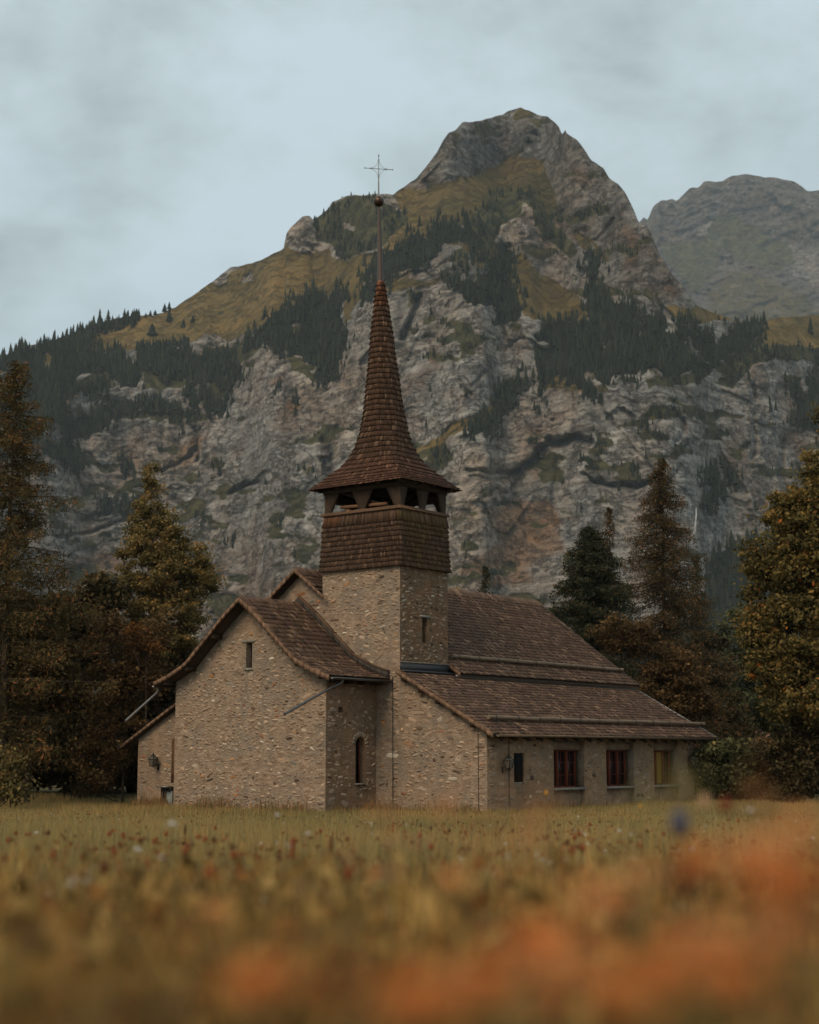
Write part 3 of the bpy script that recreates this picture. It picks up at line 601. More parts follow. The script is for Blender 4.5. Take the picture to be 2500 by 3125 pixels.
def stones(wobj, P, s0, s1, z0, topf, holes, pal=PAL, cover=.80, hmin=.07, hmax=.19, proud=.026, keepf=None):
    z = z0; cols = [p[0] for p in pal]; w = np.array([p[1] for p in pal], float); w /= w.sum()
    while z < max(topf(s) for s in np.linspace(s0, s1, 12)):
        h = random.uniform(hmin, hmax) * random.choice((.8, 1, 1, 1.25)); s = s0 + random.uniform(0, .1)
        while s < s1:
            L = h * random.uniform(.9, 3.3); cx = s + L / 2; cz = z + h / 2 + random.uniform(-.45, .45) * h
            edge = s < s0 + .12 or cx + L / 2 > s1 - .12
            if (random.random() < cover or edge) and cx + L / 2 < s1 + .015 and cz + h * .6 < topf(cx) - .08 and not any(a - L * .45 < cx < b + L * .45 and c_ - h * .5 < cz < d_ + h * .5 for a, b, c_, d_ in [q[:4] for q in holes]):
                c = np.array(cols[rng.choice(len(cols), p=w)]) * random.uniform(.75, 1.25)
                if edge: L *= 1.25
                if keepf: c = c * keepf(cx, cz)
                if random.random() < .6: c = c * .4 + np.array([.37, .265, .182]) * .6
                stone_jobs.append((wobj, P, cx, cz, L * random.uniform(.6, 1.0), h * random.uniform(.5, 1.0), random.gauss(0, .25), proud * random.uniform(.5, 1.5), c))
            s += L * random.uniform(.9, 1.25)
        z += h * random.uniform(.8, 1.0)
def stone_shape(seed):
    r = random.Random(seed); k = 9; v = [(0.05 * r.uniform(-1, 1), 0.05 * r.uniform(-1, 1), 1.)]
    rad = [r.uniform(.82, 1.1) for _ in range(k)]
    for sc_, zz in ((.62, .85), (1.0, -.6)):
        for j in range(k):
            a = 2 * pi * j / k; x = cos(a); y = sin(a); e_ = .55; x = math.copysign(abs(x) ** (1 - e_ * .6), x); y = math.copysign(abs(y) ** (1 - e_ * .6), y)
            v.append((x * rad[j] * sc_ * .5, y * rad[j] * sc_ * .5, zz + (r.uniform(-.25, .1) if zz > 0 else 0)))
    f3 = [(0, 1 + j, 1 + (j + 1) % k) for j in range(k)]; f4 = [(1 + j, 1 + k + j, 1 + k + (j + 1) % k, 1 + (j + 1) % k) for j in range(k)]
    return np.array(v), f3, f4
SHAPES = [stone_shape(i) for i in range(14)]
def flush_stones():
    stone_jobs.sort(key=lambda j: -j[4] * j[5])
    meshes = []
    for v, f3, f4 in SHAPES:
        mb = MB(); mb.add(v, f3 + f4); meshes.append(mb.mesh('stone', M_stone1))
    rest = {}
    for i, (wo_, P, cx, cz, L, h, rot, pr, c) in enumerate(stone_jobs):
        o0 = np.array(P(cx, cz)); ex = np.array(P(cx + 1, cz)) - o0; ez = np.array([0, 0, 1.]); en = o0 - np.array(P(cx, cz, 1.))
        X = (ex * cos(rot) + ez * sin(rot)) * L; Y = (-ex * sin(rot) + ez * cos(rot)) * h; Z_ = en * pr
        k = i % 14
        if i < 290:
            from mathutils import Matrix
            M = Matrix(((X[0], Y[0], Z_[0], o0[0]), (X[1], Y[1], Z_[1], o0[1]), (X[2], Y[2], Z_[2], o0[2]), (0, 0, 0, 1)))
            o = put('stone', meshes[k], wo_, color=tuple(c)); o.matrix_basis = M
        else:
            v, f3, f4 = SHAPES[k]; mb = rest.setdefault(wo_.name, (wo_, MB()))[1]
            mb.add(v @ np.stack([X, Y, Z_]) + o0, f3 + f4, c)
    for wo_, mb in rest.values(): mb.build('rubble_stones', M_stone, wo_, kind='stuff')

def prof(pts): return lambda s: float(np.interp(s, [a for a, _ in pts], [b for _, b in pts]))
# roof profiles: (horizontal distance from the ridge line, height)
CHP = [(0, 7.10), (.82, 6.47), (1.64, 5.74), (2.45, 5.03), (3.25, 4.65), (3.95, 4.42)]
NVP = [(0, 8.30), (1.6, 7.08), (2.93, 6.06), (4.03, 5.25), (4.85, 4.68)]
YC = 7.80
def chz(v): return prof(CHP)(abs(v - YC))
def nvz(v): return prof(NVP)(abs(v - YC))
# --- walls (the two sides that face the meadow carry the stones; the far sides close the building)
X_, Y_ = (1, 0, 0), (0, 1, 0)
cw_hole = [(7.66, 7.93, 4.80, 5.64)]
ol = [(4.42, chz(4.42) - .16)] + [(v, chz(v) - .16) for v in (4.6, 5.35, 6.16, 6.98, 7.8, 8.62, 9.44, 10.25, 11.05)] + [(11.22, chz(11.22) - .16)]
o, P, tp = wall('choir_wall', (-2.54, 0, 0), Y_, (-1, 0, 0), ol, cw_hole); stones(o, P, 4.42, 11.22, 0, tp, cw_hole)
ch_hole = [(-1.07, -.60, 1.06, 2.53, True), (-1.93, -1.70, 3.30, 3.48)]
shade = (1, 1, 1)
o, P, tp = wall('choir_side_wall', (0, 4.42, 0), X_, (0, -1, 0), [(-2.54, 4.44), (0, 4.44)], ch_hole, (.78, .67, .58)); stones(o, P, -2.5, -.02, 0, tp, ch_hole, PALD[:5] + PAL[:4], .5, proud=.014)  # mortar tint: damp, but mostly the shade of this side put into colour
CSW = o
wall('choir_far_wall', (0, 11.22, 0), X_, (0, 1, 0), [(-2.54, 4.44), (0, 4.44)], [])
# aisle west wall together with the nave gable, all in the plane x = 0
az_ = lambda v: 2.60 + (v + .42) * .5495
ol = [(0, az_(0) - .16), (3.44, az_(3.44) - .16)]
o, P, tp = wall('aisle_end_wall', (0, 0, 0), Y_, (-1, 0, 0), ol, []); stones(o, P, 0, 3.44, 0, tp, [], cover=.66)
o, P, tp = wall('nave_corner_wall', (-.004, 0, 0), Y_, (-1, 0, 0), [(3.40, 4.72), (4.44, 4.72)], []); stones(o, P, 3.42, 4.40, 0, tp, [], PAL + PALD[:3], cover=.45)
ol = [(6.81, nvz(6.81) - .16), (7.8, nvz(7.8) - .16), (9.4, nvz(9.4) - .16), (10.73, nvz(10.73) - .16), (12.0, nvz(12.0) - .16)]
o, P, tp = wall('nave_gable_wall', (0, 0, 0), Y_, (-1, 0, 0), ol, []); stones(o, P, 6.85, 8.9, 6.8, tp, [], cover=.5)
mb = MB(); mb.box((2.66, 3.02, 2.5), (14.4, 3.2, 4.6)); mb.box((.05, 12.0, -.4), (14.4, 12.2, 4.9)); mb.add([(14.4, 3.1, -.4), (14.4, 12.1, -.4), (14.4, 12.1, nvz(12.1) - .2), (14.4, 7.8, 8.1), (14.4, 3.1, nvz(3.1) - .2)], [(0, 1, 2, 3, 4)])
mb.add([(13.55, 0, -.4), (13.55, 3.1, -.4), (13.55, 3.1, az_(3.1) - .17), (13.55, 0, az_(0) - .17)], [(0, 1, 2, 3)]); mb.build('nave_far_walls', M_mortar, chapel)
# aisle front wall with its small window and three recessed bays
BAYS = [(3.82, 5.72), (7.17, 9.06), (10.50, 12.32)]
af = [(1.48, 2.05, 1.10, 2.02)] + [(a, b, -.4, 2.42, False, .17) for a, b in BAYS]
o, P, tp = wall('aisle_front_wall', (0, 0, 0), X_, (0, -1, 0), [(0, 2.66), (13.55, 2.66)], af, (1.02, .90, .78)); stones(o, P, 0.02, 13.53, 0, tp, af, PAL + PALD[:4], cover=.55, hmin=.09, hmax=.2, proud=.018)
AFW = o
# annex behind the choir, with its own lean-to roof
anz = lambda v: 3.80 - (v - 11.35) * .53
an_h = []
o, P, tp = wall('annex_wall', (-2.1, 0, 0), Y_, (-1, 0, 0), [(11.22, anz(11.22) - .14), (13.50, anz(13.5) - .14)], an_h, (1.02, .98, .94)); stones(o, P, 11.75, 13.48, 0, tp, an_h, cover=.16, hmin=.1)
ANX = o
wall('annex_side_wall', (0, 13.5, 0), X_, (0, 1, 0), [(-2.1, 2.52), (3, 2.52)], [])
# tower
th_ = [(1.2, 1.47, 5.66, 6.5)]
o, P, tp = wall('tower_left_wall', (-.002, 0, 0), Y_, (-1, 0, 0), [(3.44, 8.3), (6.81, 8.3)], [], zb=4.4); stones(o, P, 3.44, 6.81, 4.5, tp, [], cover=.7)
o, P, tp = wall('tower_right_wall', (0, 3.44, 0), X_, (0, -1, 0), [(0, 8.3), (2.63, 8.3)], th_, (.66, .56, .47), zb=4.4); stones(o, P, 0.02, 2.61, 4.7, tp, th_, PALD, cover=.72, proud=.02)  # darker mortar and stones: weathering, plus this side's shade put into the tint
TRW = o
mb = MB(); mb.add([(2.63, 3.44, 4.4), (2.63, 6.81, 4.4), (2.63, 6.81, 8.3), (2.63, 3.44, 8.3), (0, 6.81, 4.4), (0, 6.81, 8.3)], [(0, 1, 2, 3), (1, 4, 5, 2)]); mb.build('tower_far_walls', M_mortar, chapel)
flush_stones()

# --- windows
def pane(name, parent, p0, p1, mat=M_glass): mb = MB(); mb.box(p0, p1); return mb.build(name, mat, parent)
w = MB(); w.box((-2.54 + .24, 7.64, 4.78), (-2.54 + .26, 7.95, 5.66)); w.build('slit_window', M_dark, chapel)
mb = MB(); mb.box((-2.60, 7.62, 4.72), (-2.36, 7.97, 4.80)); mb.build('window_sill', M_sill, chapel); mb = MB(); mb.box((-2.565, 7.5, 5.645), (-2.5, 8.1, 5.73)); mb.build('lintel_stone', M_sill, chapel)
w = MB(); w.box((1.18, 3.44 + .24, 5.64), (1.49, 3.44 + .26, 6.52)); w.build('slit_window', M_dark, chapel); mb = MB(); mb.box((1.05, 3.41, 6.5), (1.62, 3.5, 6.58)); mb.build('lintel_stone', M_sill, chapel)
mb = MB(); mb.box((-1.1, 4.66, 1.0), (-.57, 4.69, 2.56)); aw = mb.build('arched_window', M_glass, chapel)
mb = MB(); mb.box((-1.07, 4.62, 1.06), (-1.03, 4.655, 2.5)); mb.box((-.64, 4.62, 1.06), (-.6, 4.655, 2.5)); mb.box((-.85, 4.62, 1.06), (-.82, 4.655, 2.5)); mb.box((-1.03, 4.625, 1.7), (-.85, 4.65, 1.73)); mb.build('frame', M_red, aw)
mb = MB(); mb.box((-1.1, 4.38, 1.0), (-.57, 4.68, 1.06)); mb.build('sill', M_sill, aw)
for i in range(9):                                    # stones of the arch
    a = pi * (i + .5) / 9; mb = MB(); r0, r1 = .25, .42; cx, cz = -.835, 2.295
    v = [(cx - r * cos(b), y, cz + r * sin(b)) for y in (4.40, 4.45) for r, b in ((r0, a - .15), (r1, a - .14), (r1, a + .14), (r0, a + .15))]
    mb.add(v, [(0, 1, 2, 3), (0, 4, 5, 1), (1, 5, 6, 2), (2, 6, 7, 3), (3, 7, 4, 0)], np.array(random.choice([(.36, .22, .12), (.3, .24, .18), (.42, .30, .2)]))); mb.build('voussoir', M_stone, chapel)
mb = MB(); mb.box((-1.95, 4.6, 3.28), (-1.68, 4.62, 3.5)); mb.build('vent_opening', M_dark, chapel)
mb = MB(); mb.box((1.46, .05, 1.08), (2.07, .07, 2.04)); sw = mb.build('small_window', M_dark, chapel); mb = MB(); mb.box((1.46, -.02, 1.04), (2.07, .06, 1.095)); mb.build('sill', M_sill, sw)
for bi, (a, b) in enumerate(BAYS):
    mb = MB(); mb.box((a + .004, .12, -.4), (b - .004, .165, .80), (1.05, .93, .82)); mb.build('bay_panel', M_mortar, chapel)
    mb = MB(); mb.box((a + .004, .12, 2.13), (b - .004, .165, 2.415), (.98, .92, .84)); mb.build('window_lintel', M_mortar, chapel)
    mb = MB(); mb.box((a + .02, .38, .8), (b - .1, .40, 2.2)); win = mb.build('window', M_dark, chapel)
    mb = MB(); mb.box((a - .02, -.04, .80), (b + .02, .36, .885)); mb.build('sill', M_sill, win)
    mb = MB(); mb.box((b - .004, .0, .885), (b + .0, .4, 2.2)); mb.build('reveal', M_mortar, win)
    x0, x1 = a + .01, b - .16; z0, z1 = .885, 2.125; L = x1 - x0
    fr = MB(); fr.box((x0, .25, z0), (x0 + .045, .33, z1)); fr.box((x1 - .045, .25, z0), (x1, .33, z1)); fr.box((x0 + .045, .25, z0), (x1 - .045, .33, z0 + .045)); fr.box((x0 + .045, .25, z1 - .045), (x1 - .045, .33, z1)); fr.build('frame', M_red, win)
    for k in (1, 2):
        xm = x0 + L * k / 3; mb = MB(); mb.box((xm - .04, .22, z0 + .02), (xm + .04, .345, z1)); mb.build('mullion', M_red, win)
    for k in range(3):
        xa = x0 + L * k / 3 + .06; xb = x0 + L * (k + 1) / 3 - .06
        pane('pane', win, (xa, .31, z0 + .05), (xb, .318, z1 - .05))
        mb = MB()
        for q in (1, 2): mb.box((xa, .293, z0 + (z1 - z0) * q / 3 - .008), (xb, .308, z0 + (z1 - z0) * q / 3 + .008))
        mb.box(((xa + xb) / 2 - .008, .290, z0 + .05), ((xa + xb) / 2 + .008, .306, z1 - .05)); mb.build('glazing_bar', M_red, win)
    if bi == 2:
        mb = MB(); n_ = 14; xa, xb = x0 + L * .22, x0 + L * .64
        V = [(xa + (xb - xa) * i / n_, .276 + .012 * sin(i * 1.9), z) for i in range(n_ + 1) for z in (z0 + .06, z1 - .06)]
        mb.addn(V, [(2 * i, 2 * i + 2, 2 * i + 3, 2 * i + 1) for i in range(n_)]); mb.build('curtain', M_curt, win, label='mustard yellow curtain in the right-hand window')
# annex: tall narrow recess (flat strip, its shade put into the colour), the grey porch with pale door beside the choir corner, fallen plaster
mb = MB(); mb.box((-2.115, 11.58, 1.02), (-2.09, 11.80, 2.5), (.55, .38, .26)); mb.build('dark_recess_strip', M_mortar, chapel)
mb = MB(); mb.box((-2.5, 11.62, .86), (-2.1, 12.15, .9)); mb.build('porch_roof', M_zincl, chapel, rot=(R(0), 0, 0))
mb = MB(); mb.box((-2.32, 11.98, -.3), (-2.24, 12.08, .86)); mb.box((-2.32, 11.62, .74), (-2.24, 11.98, .86)); mb.build('porch_frame', M_bracket, chapel)
mb = MB(); mb.box((-2.26, 11.60, -.3), (-2.2, 11.86, .74)); mb.build('porch_door', Mat('pale_blue_door').base((.20, .22, .20)).m, chapel)
mb = MB(); mb.box((-2.13, 12.05, 1.42), (-2.10, 12.13, 1.52)); mb.build('number_plate', Mat('cream_enamel').base((.45, .38, .30)).m, chapel)

# --- shingled roofs
def shingle_col():
    r = random.random(); b = random.uniform(.62, 1.15)
    if r < .10: return np.array([1.9, 1.85, 1.75]) * random.uniform(.8, 1.25)
    if r < .2: return np.array([1.25, 1.2, 1.2]) * b
    if r < .3: return np.array([.55, .55, .58]) * b
    return np.array([1., random.uniform(.86, 1.0), random.uniform(.78, 1.0)]) * b
def slope(name, path, A0, A1, out, wid=.10, course=.2, thick=.034, jit=.008, skip=None, parent=None, mat=None, over=1.35, indiv=0, colf=None, under=True):
    """path(t)->(point offsets) polyline of (horizontal, z) from ridge to eave; A0->A1 the direction along the ridge
    (callable giving 3D point from (a, h, z)); out=+1/-1 the side the slope falls to"""
    pts = np.array(path, float); seg = np.hypot(*np.diff(pts, axis=0).T); S = np.concatenate([[0], np.cumsum(seg)]); L = S[-1]
    at = lambda s: np.array([np.interp(s, S, pts[:, 0]), np.interp(s, S, pts[:, 1])])
    mb = MB(); sing = []; nC = int(L / course); cs = L / nC
    for k in range(nC):
        s_bot = L - k * cs; s_top = max(0, s_bot - cs * over)
        pb, ptp = at(s_bot), at(s_top); d = pb - ptp; d /= np.linalg.norm(d); nrm = np.array([-d[1], d[0]]) if d[0] > 0 else np.array([d[1], -d[0]])
        if nrm[1] < 0: nrm = -nrm
        a = A0 + random.uniform(0, .05) - .02
        while a < A1 - .02:
            w_ = wid * random.uniform(.6, 1.45); w_ = min(w_, A1 - a)
            if skip is None or not skip(a, pb[0]):
                j = random.uniform(-jit, jit) * 1.4; lift = random.uniform(.012, .026); tt = thick * random.uniform(.8, 1.2)
                b0 = pb + d * (.01 + j) + nrm * lift; t0 = ptp + nrm * .001; b1 = b0 + nrm * tt; t1 = t0 + nrm * .006
                g = .004
                v = [out(a + g, *b0), out(a + w_ - g, *b0), out(a + w_ - g, *b1), out(a + g, *b1), out(a + g, *t1), out(a + w_ - g, *t1), out(a + g, *t0), out(a + w_ - g, *t0)]
                fcs = [(0, 1, 2, 3), (3, 2, 5, 4), (0, 3, 4, 6), (1, 7, 5, 2)]
                c = shingle_col() if colf is None else colf(a, pb)
                if len(sing) < indiv and w_ > wid * 1.1: sing.append((v, fcs, c))
                else: mb.addn(v, fcs, c)
            a += w_
    if under:      # boards below the shingles
        U0, U1 = [], []
        n = len(pts); V = []
        for (h, z) in pts:
            V += [out(A0 + .015, h, z - .015), out(A1 - .015, h, z - .015), out(A1 - .015, h, z - .09), out(A0 + .015, h, z - .09)]
        F = [(4 * i + j, 4 * i + (j + 1) % 4, 4 * i + 4 + (j + 1) % 4, 4 * i + 4 + j) for i in range(n - 1) for j in range(4)] + [(0, 1, 2, 3), (4 * n - 4, 4 * n - 1, 4 * n - 2, 4 * n - 3)]
        ub = MB(); ub.addn(V, F); root = ub.build(name, M_wood, parent)
    else: root = parent
    o = mb.build('shingles', mat or M_shingle, root, kind='stuff')
    for v, fcs, c in sing:
        q = MB(); cc = np.mean(v, 0); q.addn(np.array(v) - cc, fcs); put('shingle', q.mesh('shingle', M_shingle1), root, loc=tuple(cc), color=tuple(c))
    return root
def verge(root, path, a0, out, w=.17, L=.26, th=.03):
    """square verge shingles along a gable edge, each its own piece"""
    pts = np.array(path, float); seg = np.hypot(*np.diff(pts, axis=0).T); S = np.concatenate([[0], np.cumsum(seg)]); k = 0; s = 0
    while s < S[-1] - .05:
        e_ = min(s + L * random.uniform(.85, 1.1), S[-1] + .02); p = np.array([np.interp(s, S, pts[:, 0]), np.interp(s, S, pts[:, 1])]); q = np.array([np.interp(e_, S, pts[:, 0]), np.interp(e_, S, pts[:, 1])])
        z_ = np.array([0, .01]); dn = np.array([0, -w])
        V = [out(a0, *(p + z_)), out(a0, *(q + z_ + [0, .015])), out(a0, *(q + dn + z_)), out(a0, *(p + dn + z_)), out(a0 - th, *(p + z_)), out(a0 - th - .012, *(q + z_ + [0, .015])), out(a0 - th - .012, *(q + dn + z_)), out(a0 - th, *(p + dn + z_))]
        mb = MB(); mb.addn(V, [(0, 1, 2, 3), (4, 7, 6, 5), (0, 4, 5, 1), (1, 5, 6, 2), (2, 6, 7, 3), (3, 7, 4, 0)])
        put('verge_shingle', mb.mesh('verge_shingle', M_shingle1), root, color=tuple(np.array([1.35, 1.3, 1.2]) * random.uniform(.75, 1.1)))
        s = e_
def ridge_cap(root, a0, a1, out, h, z, w=.1):
    mb = MB(); a = a0
    while a < a1:
        ww = w * random.uniform(.6, 1.3); t = random.uniform(.02, .05)
        v = [out(a, h - .02, z + t + .02), out(a + ww - .008, h - .02, z + t + .02), out(a + ww - .008, h + .3, z - .20), out(a, h + .3, z - .20), out(a, h + .3, z - .22), out(a + ww - .008, h + .3, z - .22)]
        mb.addn(v, [(0, 3, 2, 1), (3, 4, 5, 2)], shingle_col() * 1.15); a += ww
    mb.build('ridge_shingles', M_shingle, root, kind='stuff')
fr_ = lambda c: (lambda a, h, z: (a, c - h, z)); bk_ = lambda c: (lambda a, h, z: (a, c + h, z))
# choir roof
rt = slope('choir_roof', CHP, -3.05, -.02, fr_(YC), course=.235, wid=.115, parent=chapel, indiv=240); verge(rt, CHP, -3.05, fr_(YC)); ridge_cap(rt, -3.05, -.1, fr_(YC), 0, 7.12, .07)
rt = slope('choir_roof', [(0, 7.10), (.82, 6.47), (1.64, 5.8), (2.45, 5.03), (3.25, 4.62), (3.98, 4.36)], -3.05, -.02, bk_(YC), course=.235, wid=.115, parent=chapel); verge(rt, CHP, -3.05, bk_(YC), w=.13)
# nave roof
sk = lambda a, h: a < 2.66 and h > .95
rt = slope('nave_roof', NVP, -.33, 14.85, fr_(YC), skip=sk, course=.21, wid=.1, parent=chapel, under=False); NR = rt
mb = MB()
def slab(mb, a0, a1, h0, h1, fn, cside):
    hs = [h0] + [h for h, _ in NVP if h0 < h < h1] + [h1]; V = []
    for h in hs:
        z = prof(NVP)(h); V += [cside(a0, h, z - .012), cside(a1, h, z - .012), cside(a1, h, z - .1), cside(a0, h, z - .1)]
    n = len(hs); mb.addn(V, [(4 * i + j, 4 * i + (j + 1) % 4, 4 * i + 4 + (j + 1) % 4, 4 * i + 4 + j) for i in range(n - 1) for j in range(4)] + [(0, 1, 2, 3), (4 * n - 4, 4 * n - 1, 4 * n - 2, 4 * n - 3)])
slab(mb, 2.66, 14.83, 0, 4.85, None, fr_(YC)); slab(mb, -.31, 2.66, 0, 1.0, None, fr_(YC)); slab(mb, -.31, 14.83, 0, 4.9, None, bk_(YC)); NRB = mb.build('nave_roof_boards', M_wood, chapel)
verge(NRB, [(0, 8.30), (1.32, 7.29)], -.33, fr_(YC), w=.14); verge(NRB, [p for p in NVP][:3], -.33, bk_(YC), w=.14)
verge(NRB, [(4.36, 5.02), (4.85, 4.68)], 2.68, fr_(YC), w=.12)
ridge_cap(NRB, -.33, 14.85, fr_(YC), 0, 8.33, .08)
slope('nave_roof', NVP, -.33, 14.85, bk_(YC), course=.3, wid=.25, parent=chapel, under=False)
# aisle roof
AP = [(0, az_(3.42)), (3.84, 2.60)]
rt = slope('aisle_roof', AP, -.25, 14.6, fr_(3.42), course=.2, wid=.105, parent=chapel); verge(rt, AP, -.25, fr_(3.42), w=.14)
mb = MB(); mb.bar(fr_(3.42)(14.62, 0, az_(3.42) + .03), fr_(3.42)(14.62, 3.84, 2.63), .06, .05); mb.build('verge_flashing', M_zincl, rt)
# annex roof
XP = [(0, 3.80), (1.4, 3.06), (2.9, 2.26)]
rt = slope('annex_roof', XP, -2.3, 3, bk_(11.3), course=.22, wid=.11, parent=chapel); verge(rt, XP, -2.3, bk_(11.3), w=.10)
mb = MB(); mb.tube([(-2.35, 14.25, 2.24), (3, 14.25, 2.2)], .06, 8); mb.build('gutter', M_zinc, chapel)
# flashing board where the choir roof meets the nave gable
mb = MB()
for sgn in (1, -1):
    for (h0, z0), (h1, z1) in zip(CHP[:-1], CHP[1:]):
        if h1 > 3.96 + (sgn < 0): break
        if sgn < 0 and h0 > 1: break
        nseg = 3
        for k in range(nseg):
            ha, hb = h0 + (h1 - h0) * k / nseg, h0 + (h1 - h0) * (k + 1) / nseg; za, zb_ = np.interp([ha, hb], [h0, h1], [z0, z1])
            v = [(x, YC - sgn * h, z) for x in (-.14, -.03) for h, z in ((ha, za + .02), (hb - .012, zb_ + .02), (hb - .012, zb_ + .25), (ha, za + .25))]
            mb.addn(v, [(0, 1, 2, 3), (4, 7, 6, 5), (2, 6, 7, 3), (0, 4, 5, 1), (0, 3, 7, 4), (1, 5, 6, 2)], (1, .97, .92) if k % 2 else (.85, .82, .8))
mb.build('roof_flashing', wood_mat('flashing_slate', (.05, .043, .036), (.09, .078, .065)), chapel)
mb = MB()
for (h0, z0), (h1, z1) in zip(CHP[:-1], CHP[1:]): mb.bar((-.09, YC - h0, z0 + .27), (-.09, YC - h1, z1 + .27), .17, .02)
mb.build('flashing_cap', wood_mat('flashing_cap_wood', (.10, .055, .03), (.17, .10, .06)), chapel)
mb = MB(); mb.box((-.02, 3.385, az_(3.4) - .01), (2.72, 3.425, az_(3.4) + .26)); mb.box((-.1, 3.15, az_(3.3) + .0), (2.72, 3.385, az_(3.3) + .055)); mb.build('tower_flashing', M_lead, chapel)
mb = MB(); mb.box((-.04, 3.36, az_(3.4) + .26), (2.74, 3.43, az_(3.4) + .29)); mb.build('flashing_edge', M_sill, chapel)
mb = MB(); mb.box((2.66, 3.0, az_(3.0) + .005), (14.6, 3.3, az_(3.3) - .06 + .09)); mb.build('upper_flashing', M_zinc, chapel)
# snow guard logs with their iron straps
def guard(name, a0, a1, y, z, n, zs):
    g = empty(name, (0, 0, 0), parent=chapel)
    pts = [(a0 + (a1 - a0) * i / 12, y + random.uniform(-.01, .01), z + random.uniform(-.012, .012)) for i in range(13)]
    mb = MB(); mb.tube(pts, [.075 + random.uniform(-.006, .006) for _ in pts], 10); mb.build('log', M_log, g, smooth=False)
    for i in range(n):
        a = a0 + .35 + (a1 - a0 - .7) * i / (n - 1); mb = MB()
        ring = [(a, y + .09 * sin(t), z + .09 * cos(t)) for t in np.linspace(-2.4, 2.4, 12)]
        mb.tube(ring, .011, 5); mb.tube([(a, y - .07, z - .06), (a, y - .05, zs(y - .05) + .01)], .012, 5); mb.tube([(a, y + .07, z - .06), (a, y + .35, zs(y + .35) + .03)], .010, 5); mb.build('strap', M_iron, g)
guard('snow_guard', .45, 14.95, .25, az_(.25) + .17, 12, az_)
guard('snow_guard', 3.1, 14.6, 3.62, nvz(3.62) + .17, 10, nvz)
# gutters, spouts, rafters
def gutter(a0, a1, y, z, r=.07, mat=M_zinc, d=X_):
    n = 8; V = []; 
    for a in (a0, a1):
        for rr in (r, r - .012):
            for j in range(n + 1):
                t = pi * j / n; V.append((a, y + rr * cos(t), z - rr * sin(t)))
    k = n + 1; F = [(j, j + 1, 2 * k + j + 1, 2 * k + j) for j in range(n)] + [(k + j, 3 * k + j, 3 * k + j + 1, k + j + 1) for j in range(n)] + [(0, 2 * k, 3 * k, k), (n, k + n, 3 * k + n, 2 * k + n)] + [(j, k + j, k + j + 1, j + 1) for j in range(n)] + [(2 * k + j, 2 * k + j + 1, 3 * k + j + 1, 3 * k + j) for j in range(n)]
    mb = MB(); mb.addn(V, F); g = mb.build('gutter', mat, chapel)
    for a in np.linspace(a0 + .3, a1 - .3, max(2, int((a1 - a0) / .9))):
        mb = MB(); mb.bar((a, y + .1, z + .04), (a, y - r - .01, z + .02), .02, .012); mb.build('gutter_hook', M_iron, g)
    return g
gutter(-.12, 14.85, -.50, 2.60, .085, M_log)
gutter(-3.0, -.02, YC - 4.02, 4.37); gutter(-3.0, -.3, YC + 4.05, 4.32)
mb = MB(); mb.tube([(-2.45, 3.80, 4.30), (-2.5, 3.85, 4.18), (-2.75, 4.0, 4.07), (-4.95, 4.0, 3.18)], .045, 8); mb.build('spout', M_zinc, chapel, smooth=True)
mb = MB(); mb.tube([(-2.87, 11.8, 4.28), (-2.87, 11.75, 4.14), (-3.0, 11.7, 4.04), (-4.36, 11.7, 3.09)], .04, 8); mb.build('spout', M_zincl, chapel, smooth=True)
for a in (-2.35, -1.6, -.95, -.3):
    mb = MB(); mb.box((a - .07, 3.98, 4.22), (a + .07, 4.42, 4.36)); mb.build('rafter_end', M_wood, chapel)
for i in range(19):
    a = .35 + i * .75; mb = MB(); mb.bar((a, .0, 2.62), (a, -.36, 2.43), .09, .1); mb.build('rafter_end', M_wood, chapel)
for i in range(5):                                    # purlin ends under the aisle verge
    v = .45 + i * .68; mb = MB(); mb.box((-.2, v - .06, az_(v) - .26), (0, v + .06, az_(v) - .13)); mb.build('purlin_end', M_wood, chapel)
mb = MB()
for h in (0, 1.3, 2.5, 3.5):
    for sg in (1, -1): mb.box((-3.0, YC + sg * h - .06, prof(CHP)(h) - .24), (-2.5, YC + sg * h + .06, prof(CHP)(h) - .1))
mb.build('choir_purlins', M_wood, chapel)
mb = MB(); mb.tube([(-.03, 3.72, 4.5), (-.03, 3.71, 2.0), (-.035, 3.70, -.2)], .012, 5); mb.build('lightning_wire', M_iron, chapel)
mb = MB(); mb.tube([(-.03, .32, 2.7), (-.03, .31, -.2)], .009, 5); mb.build('lightning_wire', M_iron, chapel)
mb = MB(); mb.box((-.05, 3.28, 2.72), (-.01, 3.36, 2.82), (2.3, 2.2, 2.1)); mb.build('wall_box', M_mortar, chapel)
# rain chain
ch = empty('rain_chain', (1.0, -.14, 0), parent=chapel); z = 2.42; k = 0
mb = MB()
while z > .05:
    pts = [((.028 * cos(t)) * (k % 2), (.028 * cos(t)) * ((k + 1) % 2), z + .05 * sin(t)) for t in np.linspace(0, 2 * pi, 9)]
    mb.tube(pts, .009, 4, cap=False); z -= .078; k += 1
mb.build('chain_links', M_iron, ch)

